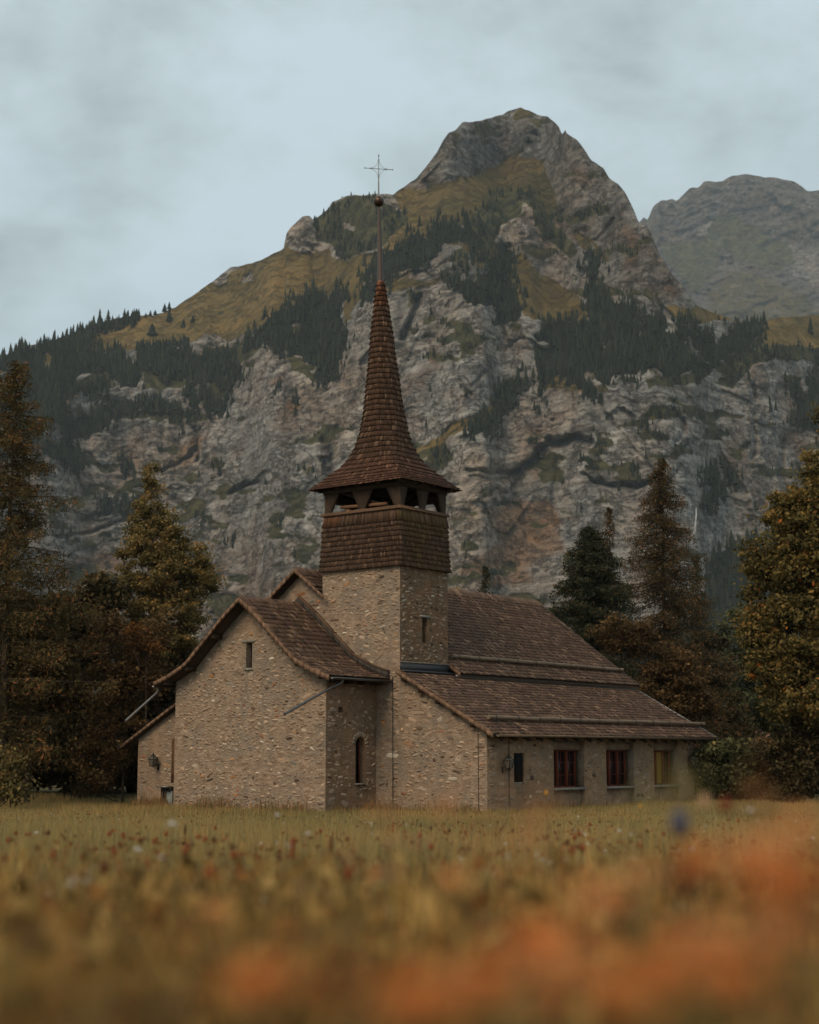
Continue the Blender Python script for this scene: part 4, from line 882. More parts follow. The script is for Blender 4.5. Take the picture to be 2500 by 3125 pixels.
# wall lanterns
def lantern(loc, nrm):
    """six-sided? no: four-sided tapering glass lantern on a short arm; nrm = outward direction"""
    L_ = empty('wall_lantern', loc, math.atan2(nrm[1], nrm[0]), parent=chapel)
    mb = MB(); s0, s1 = .075, .115
    c4 = lambda s, z: [(s, s, z), (-s, s, z), (-s, -s, z), (s, -s, z)]
    a, b, c_, t = c4(s0, -.17), c4(s1, .06), c4(.05, .17), (0, 0, .24)
    for i in range(4):
        mb.bar(a[i], b[i], .026, .026); mb.bar(b[i], c_[i], .022, .022); mb.bar(a[i], a[(i + 1) % 4], .018, .018); mb.bar(b[i], b[(i + 1) % 4], .022, .018); mb.bar(c_[i], c_[(i + 1) % 4], .03, .03)
    mb.box((-.055, -.055, .165), (.055, .055, .19)); mb.lathe([(.03, .19), (.045, .215), (.02, .24), (.026, .262), (0.001, .29)], 8)
    for i in range(4): mb.lathe([(.001, .0), (.012, .012), (.001, .05)], 5, c=(b[i][0], b[i][1], .06))
    mb.box((-.08, -.08, -.19), (.08, .08, -.165)); mb.lathe([(.001, -.235), (.02, -.215), (.015, -.19)], 6); mb.build('frame', M_iron, L_)
    for i in range(4):
        q = MB(); j = (i + 1) % 4; q.add([a[i], a[j], b[j], b[i]], [(0, 1, 2, 3)]); q.add([b[i], b[j], c_[j], c_[i]], [(0, 1, 2, 3)]); q.build('pane', M_lampg, L_)
    q = MB(); q.tube([(-.24, 0, -.24), (-.12, 0, -.26), (0, 0, -.2)], .012, 6); q.box((-.26, -.035, -.32), (-.235, .035, -.12)); q.build('wall_arm', M_iron, L_)
lantern((.83, -.25, 1.72), (0, -1)); lantern((13.12, -.25, 1.75), (0, -1)); lantern((-2.36, 12.45, 1.76), (-1, 0))

# --- belfry
bel = empty('belfry', (0, 0, 0), parent=chapel)
CU, CV, HU, HV = 1.315, 5.125, 1.315, 1.685
def rect_pt(hu, hv, cf, t, z, lean=True):
    """point on a chamfered rectangle, t in 0..1 round the perimeter"""
    c = cf * min(hu, hv)
    pts = [(hu, -hv + c), (hu, hv - c), (hu - c, hv), (-hu + c, hv), (-hu, hv - c), (-hu, -hv + c), (-hu + c, -hv), (hu - c, -hv), (hu, -hv + c)]
    d = [math.hypot(pts[i + 1][0] - pts[i][0], pts[i + 1][1] - pts[i][1]) for i in range(8)]; Lp = sum(d); s = (t % 1.0) * Lp
    for i in range(8):
        if s <= d[i] + 1e-9 or i == 7:
            f = s / d[i] if d[i] > 1e-6 else 0; p = (pts[i][0] + (pts[i + 1][0] - pts[i][0]) * f, pts[i][1] + (pts[i + 1][1] - pts[i][1]) * f); break
        s -= d[i]
    lx = 0
    if z > 11: lx = -.30 * (z - 11) / 12
    # lean is along the camera's x: components in the local frame
    return np.array([CU + p[0] + lx * UV[0, 0], CV + p[1] + lx * UV[1, 0], z]), Lp
def shingle_tower(name, zs, shape, parent, mat, wid, colf, thick=.034):
    """zs: course boundaries bottom to top; shape(z)->(hu,hv,cf)"""
    mb = MB()
    for z0, z1 in zip(zs[:-1], zs[1:]):
        zt = z1 + (z1 - z0) * .3; s0 = shape(z0 - .015); s1 = shape(min(zt, zs[-1]))
        _, Lp = rect_pt(*s0, 0, z0); n = max(8, int(Lp / wid)); ts = np.sort((np.arange(n) + rng.uniform(-.3, .3, n)) / n)
        for i in range(n):
            ta, tb = ts[i], ts[(i + 1) % n] + (1 if i == n - 1 else 0); g = .03 * (tb - ta); ta += g; tb -= g
            j = random.uniform(-.014, .008); lift = random.uniform(.026, .038)
            s0l = (s0[0] + lift, s0[1] + lift, s0[2]); s0o = (s0[0] + lift + thick, s0[1] + lift + thick, s0[2]); s1o = (s1[0] + .006, s1[1] + .006, s1[2])
            zt_ = min(zt, zs[-1] + .01)
            v = [rect_pt(*s0l, ta, z0 + j)[0], rect_pt(*s0l, tb, z0 + j)[0], rect_pt(*s0o, tb, z0 + j)[0], rect_pt(*s0o, ta, z0 + j)[0], rect_pt(*s1o, ta, zt_)[0], rect_pt(*s1o, tb, zt_)[0], rect_pt(*s1, ta, zt_)[0], rect_pt(*s1, tb, zt_)[0]]
            mb.addn(v, [(0, 3, 2, 1), (3, 4, 5, 2), (0, 6, 4, 3), (1, 2, 5, 7)], colf((v[2] + v[5]) / 2))
    mb.build('shingles', mat, parent, kind='stuff')
def tower_core(name, zl, shape, parent, mat, shrink=.01):
    mb = MB(); V = []; N = 32
    for z in zl:
        s = shape(z); V += [rect_pt(s[0] - shrink, s[1] - shrink, s[2], i / N, z)[0] for i in range(N)]
    mb.addn(V, [(k * N + i, k * N + (i + 1) % N, (k + 1) * N + (i + 1) % N, (k + 1) * N + i) for k in range(len(zl) - 1) for i in range(N)]); return mb.build(name, mat, parent)
def belshape(z):
    f = np.interp(z, [8.12, 8.35, 8.7, 9.2, 10.06], [.08, .06, .035, .015, -.01]); return (HU + f, HV + f, .03)
core = tower_core('belfry_skirt', [8.14, 8.35, 8.7, 9.2, 10.08], belshape, bel, M_wood)
def bcol(p):
    b = random.uniform(.6, 1.15); c = np.array([1, .93, .86]) * b
    if random.random() < .08: c *= 1.7
    if p[1] < CV - HV + .12:      # mossy right-hand face
        mm = vnoise(np.array([[p[0] * 2.2, p[2] * 2.2, 3.]]))[0]
        c = c * (1 + (np.array([1.1, 1.2, .7]) - 1) * np.clip((mm - .4) * 3, 0, 1) * random.uniform(.3, 1))
    if p[2] > 9.65 and p[0] < .05 and p[1] > CV + .9: c *= np.array([1.3, 1.02, .8])
    return c
shingle_tower('belfry_shingles', [8.14, 8.32, 8.48, 8.65, 8.82, 8.99, 9.16, 9.33, 9.50, 9.66, 10.05], belshape, core, M_spsh, .066, bcol, .03)
mb = MB()
for k, (z, e_, h) in enumerate(((10.05, .07, .05), (10.10, .035, .06))):
    for (x0, x1, y0, y1) in ((-e_, 2.63 + e_, 3.44 - e_, 3.44 + .1), (-e_, 2.63 + e_, 6.71, 6.81 + e_), (-e_, .1, 3.54, 6.71), (2.53, 2.63 + e_, 3.54, 6.71)): mb.box((x0, y0, z), (x1, y1, z + h))
mb.build('belfry_rail', wood_mat('rail_timber', (.10, .055, .032), (.2, .12, .075)), bel)
mb = MB(); mb.box((.1, 3.54, 9.95), (2.53, 6.71, 10.0)); mb.build('belfry_floor', M_wood, bel)
# carved posts that widen to the top
def post(c, d, n, wb, wt, z0=10.16, z1=10.82, corner=0):
    """c centre of the base, d along the face, n inward; jagged flare"""
    c = np.array(c, float); d = np.array(d, float); n = np.array(n, float); N = 9; L = []; Rr_ = []
    for i in range(N + 1):
        t = i / N; w_ = wb + (wt - wb) * t ** 1.1 + (.022 if i % 2 and t > .35 else 0); z = z0 + (z1 - z0) * t
        L.append((-w_ / 2 if corner <= 0 else -wb / 2, z)); Rr_.append((w_ / 2 if corner >= 0 else wb / 2, z))
    L = [((-w_[0] if False else w_[0]), w_[1]) for w_ in L]
    V = [tuple(c + d * x + n * q + np.array([0, 0, z])) for q in (0, .1) for side in (L, Rr_) for x, z in side]; k = N + 1; F = []
    for i in range(N):
        F += [(i, k + i, k + i + 1, i + 1), (2 * k + i, 2 * k + i + 1, 3 * k + i + 1, 3 * k + i), (i, i + 1, 2 * k + i + 1, 2 * k + i), (k + i, 3 * k + i, 3 * k + i + 1, k + i + 1)]
    mb = MB(); mb.addn(V, F); mb.build('post', M_bracket, bel)
x0, x1, y0, y1 = .04, 2.59, 3.48, 6.77
for (fx, inn) in ((x0, 1), (x1, -1)):
    post((fx, y0 + .12, 0), Y_, (inn, 0, 0), .26, .95, corner=1); post((fx, (y0 + y1) / 2, 0), Y_, (inn, 0, 0), .24, .86); post((fx, y1 - .12, 0), Y_, (inn, 0, 0), .26, .95, corner=-1)
for (fy, inn) in ((y0 - .005, 1), (y1 + .005, -1)):
    post((x0 + .1, fy, 0), X_, (0, inn, 0), .22, .66, corner=1); post(((x0 + x1) / 2, fy, 0), X_, (0, inn, 0), .22, .62); post((x1 - .1, fy, 0), X_, (0, inn, 0), .22, .66, corner=-1)
mb = MB()
for (a, b) in (((x0, y0), (x1, y0)), ((x0, y1), (x1, y1)), ((x0, y0), (x0, y1)), ((x1, y0), (x1, y1))): mb.bar((*a, 10.92), (*b, 10.92), .16, .2)
mb.bar((.3, 3.9, 10.1), (.3, 6.4, 10.95), .1, .12); mb.bar((2.3, 6.4, 10.1), (2.3, 4.6, 10.95), .1, .12); mb.bar((.2, 5.1, 10.85), (2.4, 5.1, 10.85), .16, .2); mb.bar((.3, 6.5, 10.1), (2.3, 6.5, 10.9), .1, .12)
mb.bar((2.45, 3.6, 10.72), (2.45, 6.7, 10.72), .06, .36); mb.bar((.1, 6.68, 10.72), (2.5, 6.68, 10.72), .06, .36)  # boards added across the far openings so the belfry looks dark inside
mb.build('belfry_beams_infill', M_wood, bel)
mb = MB(); mb.bar((.25, 4.2, 10.3), (.25, 6.2, 10.36), .12, .1); mb.bar((.2, 5.9, 10.2), (2.3, 5.9, 10.2), .14, .12); mb.build('bell_frame', wood_mat('orange_timber', (.16, .08, .04), (.28, .15, .08)), bel)
mb = MB(); mb.lathe([(.001, .52), (.12, .5), (.17, .42), (.2, .2), (.28, .04), (.33, 0), (.3, 0), (.18, .2), (.14, .4)], 20, c=(1.3, 5.1, 10.2)); mb.build('bell', M_ball, bel, smooth=True)
mb = MB(); mb.box((.1, 3.54, 11.1), (2.53, 6.71, 11.16)); mb.build('belfry_ceiling', M_dark, bel)
# spire
spi = empty('spire', (0, 0, 0), parent=chapel)
SZ = [10.98, 11.07, 11.33, 11.61, 11.83, 12.17, 12.56, 13.02, 13.58, 14.14, 14.70, 15.27, 15.83, 16.39, 16.96, 17.5, 18.08, 18.45, 18.52]
SWD = [2.60, 2.45, 2.08, 1.71, 1.40, 1.15, .96, .82, .72, .635, .572, .50, .434, .38, .312, .235, .155, .11, .10]
def spshape(z):
    W_ = float(np.interp(z, SZ, SWD)); s = float(np.interp(z, [11, 11.5, 12.0, 12.5, 13.0, 13.6], [1, .92, .7, .35, .1, 0])); k = 1.403 * s + 1.05 * (1 - s); a = W_ / k; an = .115 * s
    return (a * (1 - an), a * (1 + an * .9), .586 * (1 - s) + .02)
core = tower_core('spire_core', SZ, spshape, spi, M_wood)
mb = MB(); N = 32; V = [rect_pt(*[q * f for q in spshape(10.98)[:2]], spshape(10.98)[2], i / N, z)[0] for f, z in ((.985, 10.97), (.7, 11.12)) for i in range(N)]
mb.addn(V, [(i, N + i, N + (i + 1) % N, (i + 1) % N) for i in range(N)]); mb.build('soffit', M_wood, spi)
for (p0_, p1_) in [((-.26, 3.25 + i * .91, 10.92), (.05, 3.35 + i * .91, 11.02)) for i in range(5)] + [((2.58, 3.25 + i * .91, 10.92), (2.88, 3.35 + i * .91, 11.02)) for i in range(5)] + [((.05 + i * .8, 3.2, 10.92), (.15 + i * .8, 3.5, 11.02)) for i in range(4)] + [((.05 + i * .8, 6.75, 10.92), (.15 + i * .8, 7.05, 11.02)) for i in range(4)]:
    mb = MB(); mb.box(p0_, p1_); mb.build('rafter_tail', M_bracket, spi)
zs = [10.98]; st_ = .075
while zs[-1] < 18.3:
    zs.append(zs[-1] + st_); st_ = min(.19, st_ * 1.15)
def scol(p):
    b = random.uniform(.68, 1.15); c = np.array([1.05, .92, .84]) * b
    if random.random() < .12: c = np.array([1.75, 1.65, 1.5]) * random.uniform(.9, 1.3)
    if p[2] < 12: c = c * np.array([1.05, .95, .98])
    if p[2] > 17.5: c *= np.array([1.1, .85, .75])
    return c
shingle_tower('spire_shingles', zs, spshape, core, M_spsh, .058, scol)
def axis(z): return tuple(rect_pt(1e-3, 1e-3, 0, 0, z)[0])
mb = MB(); mb.tube([axis(18.35), axis(19.7), axis(21.1)], [.115, .082, .05], 12); mb.build('finial_tube', M_tube, spi, smooth=True)
c = axis(21.39); mb = MB(); mb.lathe([(max(.001, .195 * sin(t)), -.195 * cos(t)) for t in np.linspace(0, pi, 17)], 24, c=c); mb.lathe([(.2, -.008), (.2, .008)], 24, c=c); mb.build('ball', M_ball, spi, smooth=True)
# cross, in the plane that runs to the left and away, seen at a slight slant
cr_ = empty('cross', axis(21.58), 0, parent=spi); cr_.rotation_euler = (0, 0, R(-52.2 + 10) + 0)
mb = MB(); mb.tube([(0, 0, 0), (0, 0, .55)], [.034, .026], 8); mb.tube([(0, 0, .5), (0, 0, 1.48)], [.022, .012], 6); mb.lathe([(.001, 0), (.03, .03), (.028, .06), (.001, .12)], 8, c=(0, 0, 1.46)); mb.build('upright', M_cross, cr_)
zc = 1.02; mb = MB(); mb.tube([(-.5, 0, zc - .0), (.5, 0, zc)], .012, 6)
for s in (-1, 1): mb.lathe([(.001, -.035), (.034, 0), (.001, .035)], 8, c=(s * .5, 0, zc)); mb.lathe([(.001, -.03), (.035, 0), (.001, .03)], 6, c=(s * .3, 0, zc))
mb.build('crossbar', M_cross, cr_)
mb = MB()
for sx in (-1, 1):
    for sz in (-1, 1): mb.tube([(sx * (.02 + .27 * (1 - sin(t))), 0, zc + sz * (.02 + .33 * (1 - cos(t)))) for t in np.linspace(0, pi / 2, 9)], .008, 5)
mb.build('scrollwork', M_cross, cr_)

# ------------------------------------------------------------------ trees
def px2w(x, y, dist):
    """world point on the ray through a photograph pixel at a given depth (metres north of the camera)"""
    dx, dy, dz = direction(x, y); return np.array([dx / dy * dist, dist, CAM_Z + dz / dy * dist])
def leaf_quads(P, size, asp=.6, up=.3, jit=.35):
    n = len(P); s = size * (1 + jit * rng.normal(0, 1, n)).clip(.4, 2)
    a = rng.normal(0, 1, (n, 3)); a /= np.linalg.norm(a, axis=1, keepdims=True)
    b = rng.normal(0, 1, (n, 3)); b[:, 2] += up; b = np.cross(a, b); b /= np.linalg.norm(b, axis=1, keepdims=True) + 1e-9
    a = a * s[:, None] * .5; b = b * s[:, None] * .5 * asp
    v = np.stack([P - a, P - a * .1 + b, P + a, P - a * .1 - b], 1).reshape(-1, 3)
    return v, np.arange(4 * n).reshape(n, 4)
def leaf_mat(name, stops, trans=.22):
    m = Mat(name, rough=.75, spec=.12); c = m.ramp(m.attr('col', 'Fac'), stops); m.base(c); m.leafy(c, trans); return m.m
def bark(name, c): m = Mat(name, rough=.95); m.base(m.ramp(m.noise(8, 5, .7, vec=m.coord((1, 1, .2))), [(.3, tuple(np.array(c) * .5)), (.7, c)])); m.bump(m.noise(12, 4), .03); return m.m
M_bark = bark('brown_bark', (.085, .06, .04)); M_barkl = bark('pale_birch_bark', (.22, .18, .14))
L_spruce = leaf_mat('spruce_needles', [(0, (.012, .017, .010)), (.5, (.035, .04, .020)), (.82, (.07, .062, .028)), (1, (.17, .075, .028))], .1)
L_sprwarm = leaf_mat('rusty_spruce_needles', [(0, (.018, .016, .009)), (.5, (.06, .046, .021)), (.85, (.115, .075, .03)), (1, (.24, .09, .03))], .15)
L_pine = leaf_mat('pine_needles', [(0, (.025, .022, .011)), (.5, (.075, .058, .022)), (.82, (.13, .085, .03)), (1, (.26, .10, .035))], .15)
L_birch = leaf_mat('birch_leaves', [(0, (.055, .045, .016)), (.5, (.15, .115, .042)), (.8, (.25, .175, .065)), (1, (.36, .18, .05))], .3)
L_dark = leaf_mat('dark_broad_leaves', [(0, (.02, .017, .008)), (.5, (.075, .056, .023)), (.85, (.15, .105, .042)), (1, (.28, .10, .03))], .2)
L_rust = leaf_mat('rusty_broad_leaves', [(0, (.04, .025, .012)), (.5, (.125, .075, .030)), (.85, (.22, .125, .048)), (1, (.38, .15, .045))], .25)
L_maple = leaf_mat('maple_leaves', [(0, (.03, .028, .010)), (.45, (.12, .095, .032)), (.75, (.25, .17, .05)), (.9, (.36, .18, .05)), (1, (.50, .15, .035))], .28)
L_green = leaf_mat('green_broad_leaves', [(0, (.022, .027, .012)), (.5, (.07, .072, .03)), (.85, (.14, .13, .055)), (1, (.24, .17, .06))], .22)
def conifer(name, label, base, H, r, mat, n=210, dens=1., bare=.04, group=None, droop=.32, pw=.85, bias=0., leaf=.15, trunk=M_bark, gap=0.):
    t = empty(name, tuple(base)); tag(t, label, 'tree', group)
    mb = MB(); zz = np.linspace(-.3, H * .98, 9); mb.tube([(0.02 * H * sin(k) * .1, 0, z) for k, z in enumerate(zz)], [max(.012, (H * .011 + .03) * (1 - max(0, z) / H)) for z in zz], 7); mb.build('trunk', trunk, t, smooth=True)
    Pn = []; bl = MB(); cl = []
    for i in range(n):
        u = (i + random.random()) / n; z = H * (bare + (1 - bare) * (1 - (1 - u) ** 1.15)); fr = 1 - z / H
        L = r * (fr ** pw) * random.uniform(.62, 1.12) + .10
        if random.random() < gap: L *= .4
        a = random.random() * 2 * pi; dirx, diry = cos(a), sin(a); k = max(3, int(L / .11)); drp = droop * random.uniform(.6, 1.3) * (0.35 + fr)
        s = np.linspace(.12, 1, k); bz = z - drp * L * s + .38 * drp * L * s ** 2.5
        bx = L * s * dirx; by = L * s * diry
        if L > .7: bl.tube([(0, 0, z), (bx[k // 2], by[k // 2], bz[k // 2]), (bx[-1] * .9, by[-1] * .9, bz[-2])], [.03, .016, .006], 4, cap=False)
        for q in range(int(11 * dens)):
            w_ = .20 * (1.1 - .6 * s) * L ** .5 + .03
            side = rng.normal(0, 1, k) * w_; hang = -np.abs(rng.normal(0, 1, k)) * (.10 + .10 * L ** .5)
            Pn.append(np.stack([bx + side * -diry + rng.normal(0, .03, k), by + side * dirx + rng.normal(0, .03, k), bz + hang + rng.normal(0, .03, k)], -1))
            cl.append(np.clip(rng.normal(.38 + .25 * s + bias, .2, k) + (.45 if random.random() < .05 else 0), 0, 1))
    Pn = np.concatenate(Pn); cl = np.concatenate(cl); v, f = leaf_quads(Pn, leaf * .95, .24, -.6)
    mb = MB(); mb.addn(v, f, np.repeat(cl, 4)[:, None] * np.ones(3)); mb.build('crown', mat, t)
    if bl.n: bl.build('branches', trunk, t)
    return t
def broadleaf(name, label, base, blobs, mat, nleaf, leaf=.16, cat='tree', group=None, trunk=M_bark, stems=1, bias=0., orange=None, clump=.42, tr=.13, twigs=0, air=.0):
    """blobs: (x, y, z, rx, ry, rz) relative to the base"""
    t = empty(name, tuple(base)); tag(t, label, cat, group)
    vol = np.array([b[3] * b[4] * b[5] for b in blobs]) ** .7; vol /= vol.sum(); Pn = []; cl = []; tips = []
    for b, w_ in zip(blobs, vol):
        nb = int(nleaf * w_); nc = max(5, int(nb / 110))
        d = rng.normal(0, 1, (nc, 3)); d /= np.linalg.norm(d, axis=1, keepdims=True); rr = rng.uniform(.35, 1.05, (nc, 1)) ** .55
        c = np.array(b[:3]) + d * rr * np.array(b[3:]); tips.append(c[:max(3, nc // 5)])
        k = rng.integers(0, nc, nb); cs = clump * (.6 + .8 * rng.random(nc)); off = rng.normal(0, 1, (nb, 3)); off[:, 2] *= .6
        Pn.append(c[k] + off * cs[k][:, None] * .55); tone = rng.normal(0, .12, nc)
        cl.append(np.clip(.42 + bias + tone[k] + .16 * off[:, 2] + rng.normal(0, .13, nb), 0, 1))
    Pn = np.concatenate(Pn); cl = np.concatenate(cl)
    if orange is not None:
        for (ox, oy, oz, orad) in orange: cl = np.where(np.linalg.norm(Pn - [ox, oy, oz], axis=1) < orad, np.clip(rng.normal(.95, .1, len(cl)), .7, 1), cl)
    ok = Pn[:, 2] > .05; Pn = Pn[ok]; cl = cl[ok]
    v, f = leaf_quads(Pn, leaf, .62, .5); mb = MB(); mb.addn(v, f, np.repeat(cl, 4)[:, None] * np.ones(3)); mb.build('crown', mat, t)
    mb = MB(); top = np.concatenate(tips); zmin = min(b[2] - b[5] for b in blobs)
    for s in range(stems):
        ax, ay = (0, 0) if stems == 1 else (random.uniform(-.4, .4), random.uniform(-.4, .4)); b0 = blobs[s % len(blobs)]
        mb.tube([(ax, ay, -.4), (ax * 1.2 + .03, ay, max(.6, b0[2] * .45)), (b0[0] * .6, b0[1] * .6, b0[2]), (b0[0], b0[1], b0[2] + b0[5] * .85)], [tr, tr * .75, tr * .5, .02], 7)
    mb.build('trunk', trunk, t, smooth=True)
    mb = MB()
    for q in top[:60 + twigs]:
        b0 = min(blobs, key=lambda b: np.linalg.norm(q - np.array(b[:3]))); z0 = max(.4, q[2] - random.uniform(.5, 1.4)); s0 = np.array([b0[0] * min(1, z0 / max(.1, b0[2])) * .6, b0[1] * .6, z0])
        mid_ = (s0 + q) / 2 + rng.normal(0, .12, 3); mb.tube([s0, mid_, q], [tr * .22 + .01, .016, .006], 4, cap=False)
    mb.build('branches', trunk, t)
    return t
def gbase(x, dist): p = px2w(x, 2306, dist); p[2] = float(ground_z(p[0], p[1])) - .1; return p
def htop(y, dist, base): return px2w(1250, y, dist)[2] - base[2]
S_ = 2500 / 1725.
def rel(base, dx_, y_, d):      # displayed pixel -> relative x,z
    p = px2w(dx_ * S_, y_ * S_, d); return p[0] - base[0], p[2] - base[2]
# left: tall pine at the frame edge
b = gbase(4, 56); conifer('pine_tree', 'tall rusty brown pine cut off by the left edge, its trunk in view', b, htop(1100, 56, b) , 4.3, L_pine, n=190, dens=1.7, bare=.12, droop=.05, pw=.55, leaf=.16, gap=.35)
def ptree(name, label, cx, ybase_d, dist, blobs_px, mat, nleaf, **k):
    """blobs in displayed pixels (x, y, half width, half height)"""
    b = gbase(cx * S_, dist); out = []
    for (x, y, w_, h_) in blobs_px:
        rx, rz = rel(b, x, y, dist); W_ = w_ * S_ / 4917 * dist; H_ = h_ * S_ / 4917 * dist; out.append((rx, random.uniform(-.3, .3), rz, W_, max(W_ * .8, .5), H_))
    return broadleaf(name, label, b, out, mat, nleaf, **k)
ptree('birch_tree', 'tall brown-green birch with pointed top left of the choir gable', 320, 0, 66, [(318, 1010, 14, 40), (318, 1070, 38, 50), (325, 1140, 58, 50), (330, 1210, 75, 60), (350, 1290, 85, 60), (395, 1180, 38, 50), (420, 1225, 42, 60), (330, 1360, 90, 60), (275, 1160, 25, 20), (300, 1110, 35, 30), (352, 1110, 30, 35), (285, 1250, 45, 40), (365, 1180, 40, 40)], L_birch, 62000, leaf=.11, trunk=M_barkl, tr=.16, clump=.3, bias=.12, orange=None)
ptree('maple_tree', 'dark round-topped maple between the pine and the birch', 215, 0, 64, [(210, 1250, 40, 35), (180, 1310, 60, 60), (150, 1400, 70, 60), (130, 1290, 45, 35)], L_dark, 17000, leaf=.2, bias=-.05)
ptree('larch_bush', 'bronze leafy tree with bare pale twigs in front of the birch', 260, 0, 58, [(240, 1360, 60, 60), (300, 1400, 60, 60), (260, 1440, 80, 60), (330, 1330, 30, 45), (250, 1540, 70, 60), (210, 1620, 60, 60)], L_rust, 19000, leaf=.11, trunk=M_bark, tr=.06, twigs=160, bias=-.08, clump=.4)
ptree('cherry_tree', 'thin tree with a spray of bright orange leaves beside the birch', 305, 0, 57, [(303, 1325, 16, 22), (315, 1350, 30, 30), (285, 1340, 14, 20)], leaf_mat('orange_leaves', [(0, (.06, .03, .012)), (.5, (.16, .07, .02)), (1, (.48, .15, .03))], .3), 900, leaf=.11, trunk=M_bark, tr=.03, twigs=60, clump=.3, bias=-.15)
ptree('hazel_bush', 'rusty brown bush under the pine at the left edge', 60, 0, 58, [(40, 1320, 60, 60), (80, 1390, 70, 60), (30, 1440, 70, 50), (110, 1450, 60, 50)], L_rust, 15000, leaf=.17, bias=-.12)
for lab, cx, ds, bb, mt_, nl in (
 ('dark shrub at the edge of the wood, lowest at the far left', 40, 63, [(30, 1540, 80, 60), (60, 1600, 80, 50), (10, 1500, 60, 50)], L_dark, 9000),
 ('dark shrub in the middle of the wood edge, left of the annex', 150, 64, [(150, 1520, 80, 60), (120, 1590, 80, 50), (190, 1580, 60, 60)], L_dark, 9000),
 ('dark shrub reaching up to the annex roof from behind', 250, 66, [(240, 1510, 60, 50), (290, 1480, 50, 60), (230, 1590, 60, 60), (330, 1430, 60, 50)], L_dark, 12000),
 ('dark shrub crown filling the gap under the choir eave', 330, 68, [(340, 1500, 50, 60), (380, 1400, 50, 50), (300, 1560, 60, 60)], L_dark, 8000)):
    ptree('dark_shrub', lab, cx, 0, ds, bb, mt_, nl, leaf=.19, cat='shrub', bias=-.18, stems=3, tr=.07, group='shrubs along the left wood edge')
ptree('yellow_shrub', 'small lighter green shrub cut by the left edge near the ground', -5, 0, 52, [(0, 1600, 16, 22), (-5, 1640, 18, 26), (20, 1660, 20, 18)], L_birch, 3500, leaf=.12, cat='shrub', stems=2, tr=.03, bias=.1)
# right
b = gbase(1250 * S_, 78); conifer('spruce_tree', 'dense dark bushy spruce behind the nave roof, left of the taller spruces', b, htop(1108 * S_, 78, b), 4.3, L_spruce, n=330, dens=2.0, pw=.55, bias=-.16, leaf=.17)
b = gbase(1292 * S_, 84); conifer('spruce_tree', 'rust-tipped slim spruce rising directly behind the dense dark one', b, htop(1066 * S_, 84, b), 2.5, L_sprwarm, n=190, dens=1.1, bias=.05, leaf=.15, gap=.25)
b = gbase(1408 * S_, 80); conifer('spruce_tree', 'tallest open-branched spruce with its trunk showing, right of the nave roof', b, htop(966 * S_, 80, b), 5.0, L_sprwarm, n=380, dens=1.3, bias=-.02, leaf=.15, droop=.42, pw=.72, gap=.2)
b = gbase(1478 * S_, 88); conifer('spruce_tree', 'shorter half-hidden spruce at the right foot of the tallest one', b, htop(1170 * S_, 88, b), 2.3, L_spruce, n=170, dens=1.0, bias=.0, leaf=.16, gap=.3)
b = gbase(1025 * S_, 96); conifer('spruce_tree', 'small dark spruce tip peeping over the nave ridge beside the tower', b, htop(1192 * S_, 96, b), 2.3, L_spruce, n=170, dens=1.1, bias=-.05, leaf=.17)
b = gbase(1140 * S_, 86); conifer('spruce_tree', 'leaning little spruce tip at the right end of the nave ridge', b, htop(1262 * S_, 86, b), 1.9, L_spruce, n=120, bias=-.05, leaf=.16)
b = gbase(975 * S_, 90); 
ptree('ash_shrub', 'yellow-green treetop just over the nave ridge beside the tower', 965, 0, 88, [(965, 1262, 26, 14)], L_birch, 1600, leaf=.16, cat='shrub', bias=.1, tr=.05)
ptree('beech_tree', 'rusty brown beech right behind the aisle roof end', 1400, 0, 72, [(1400, 1400, 50, 50), (1440, 1430, 60, 50), (1400, 1470, 70, 50), (1460, 1500, 50, 50), (1350, 1350, 40, 40), (1290, 1330, 40, 45)], L_rust, 20000, leaf=.14, bias=-.1)
ptree('beech_tree', 'dark beech filling the shade below the tallest spruce', 1500, 0, 84, [(1490, 1400, 50, 60), (1510, 1480, 50, 50), (1480, 1560, 50, 50), (1540, 1560, 50, 50)], L_dark, 14000, leaf=.17, bias=-.15)
ptree('maple_tree', 'big maple with orange-flecked green leaves filling the right edge', 1780, 0, 60, [(1800, 850, 60, 50), (1790, 900, 80, 60), (1760, 985, 85, 65), (1730, 1070, 105, 60), (1690, 1110, 80, 60), (1760, 1180, 160, 80), (1680, 1240, 105, 80), (1730, 1330, 160, 90), (1680, 1400, 100, 80), (1750, 1470, 140, 80), (1630, 1080, 35, 35), (1610, 1180, 38, 50), (1610, 1330, 40, 55)], L_maple, 100000, leaf=.145, clump=.42, tr=.24, bias=.03)
ptree('ash_tree', 'blue-green tree in the gap left of the big maple', 1560, 0, 120, [(1560, 1330, 45, 60), (1550, 1430, 50, 60), (1600, 1400, 50, 60), (1580, 1500, 55, 50)], L_green, 12000, leaf=.24, bias=-.1, clump=.6)
ptree('alder_tree', 'dark green alder low down behind the maple, right of the beech', 1640, 0, 95, [(1620, 1490, 60, 40), (1680, 1520, 70, 50)], L_green, 9000, leaf=.2, bias=-.12)
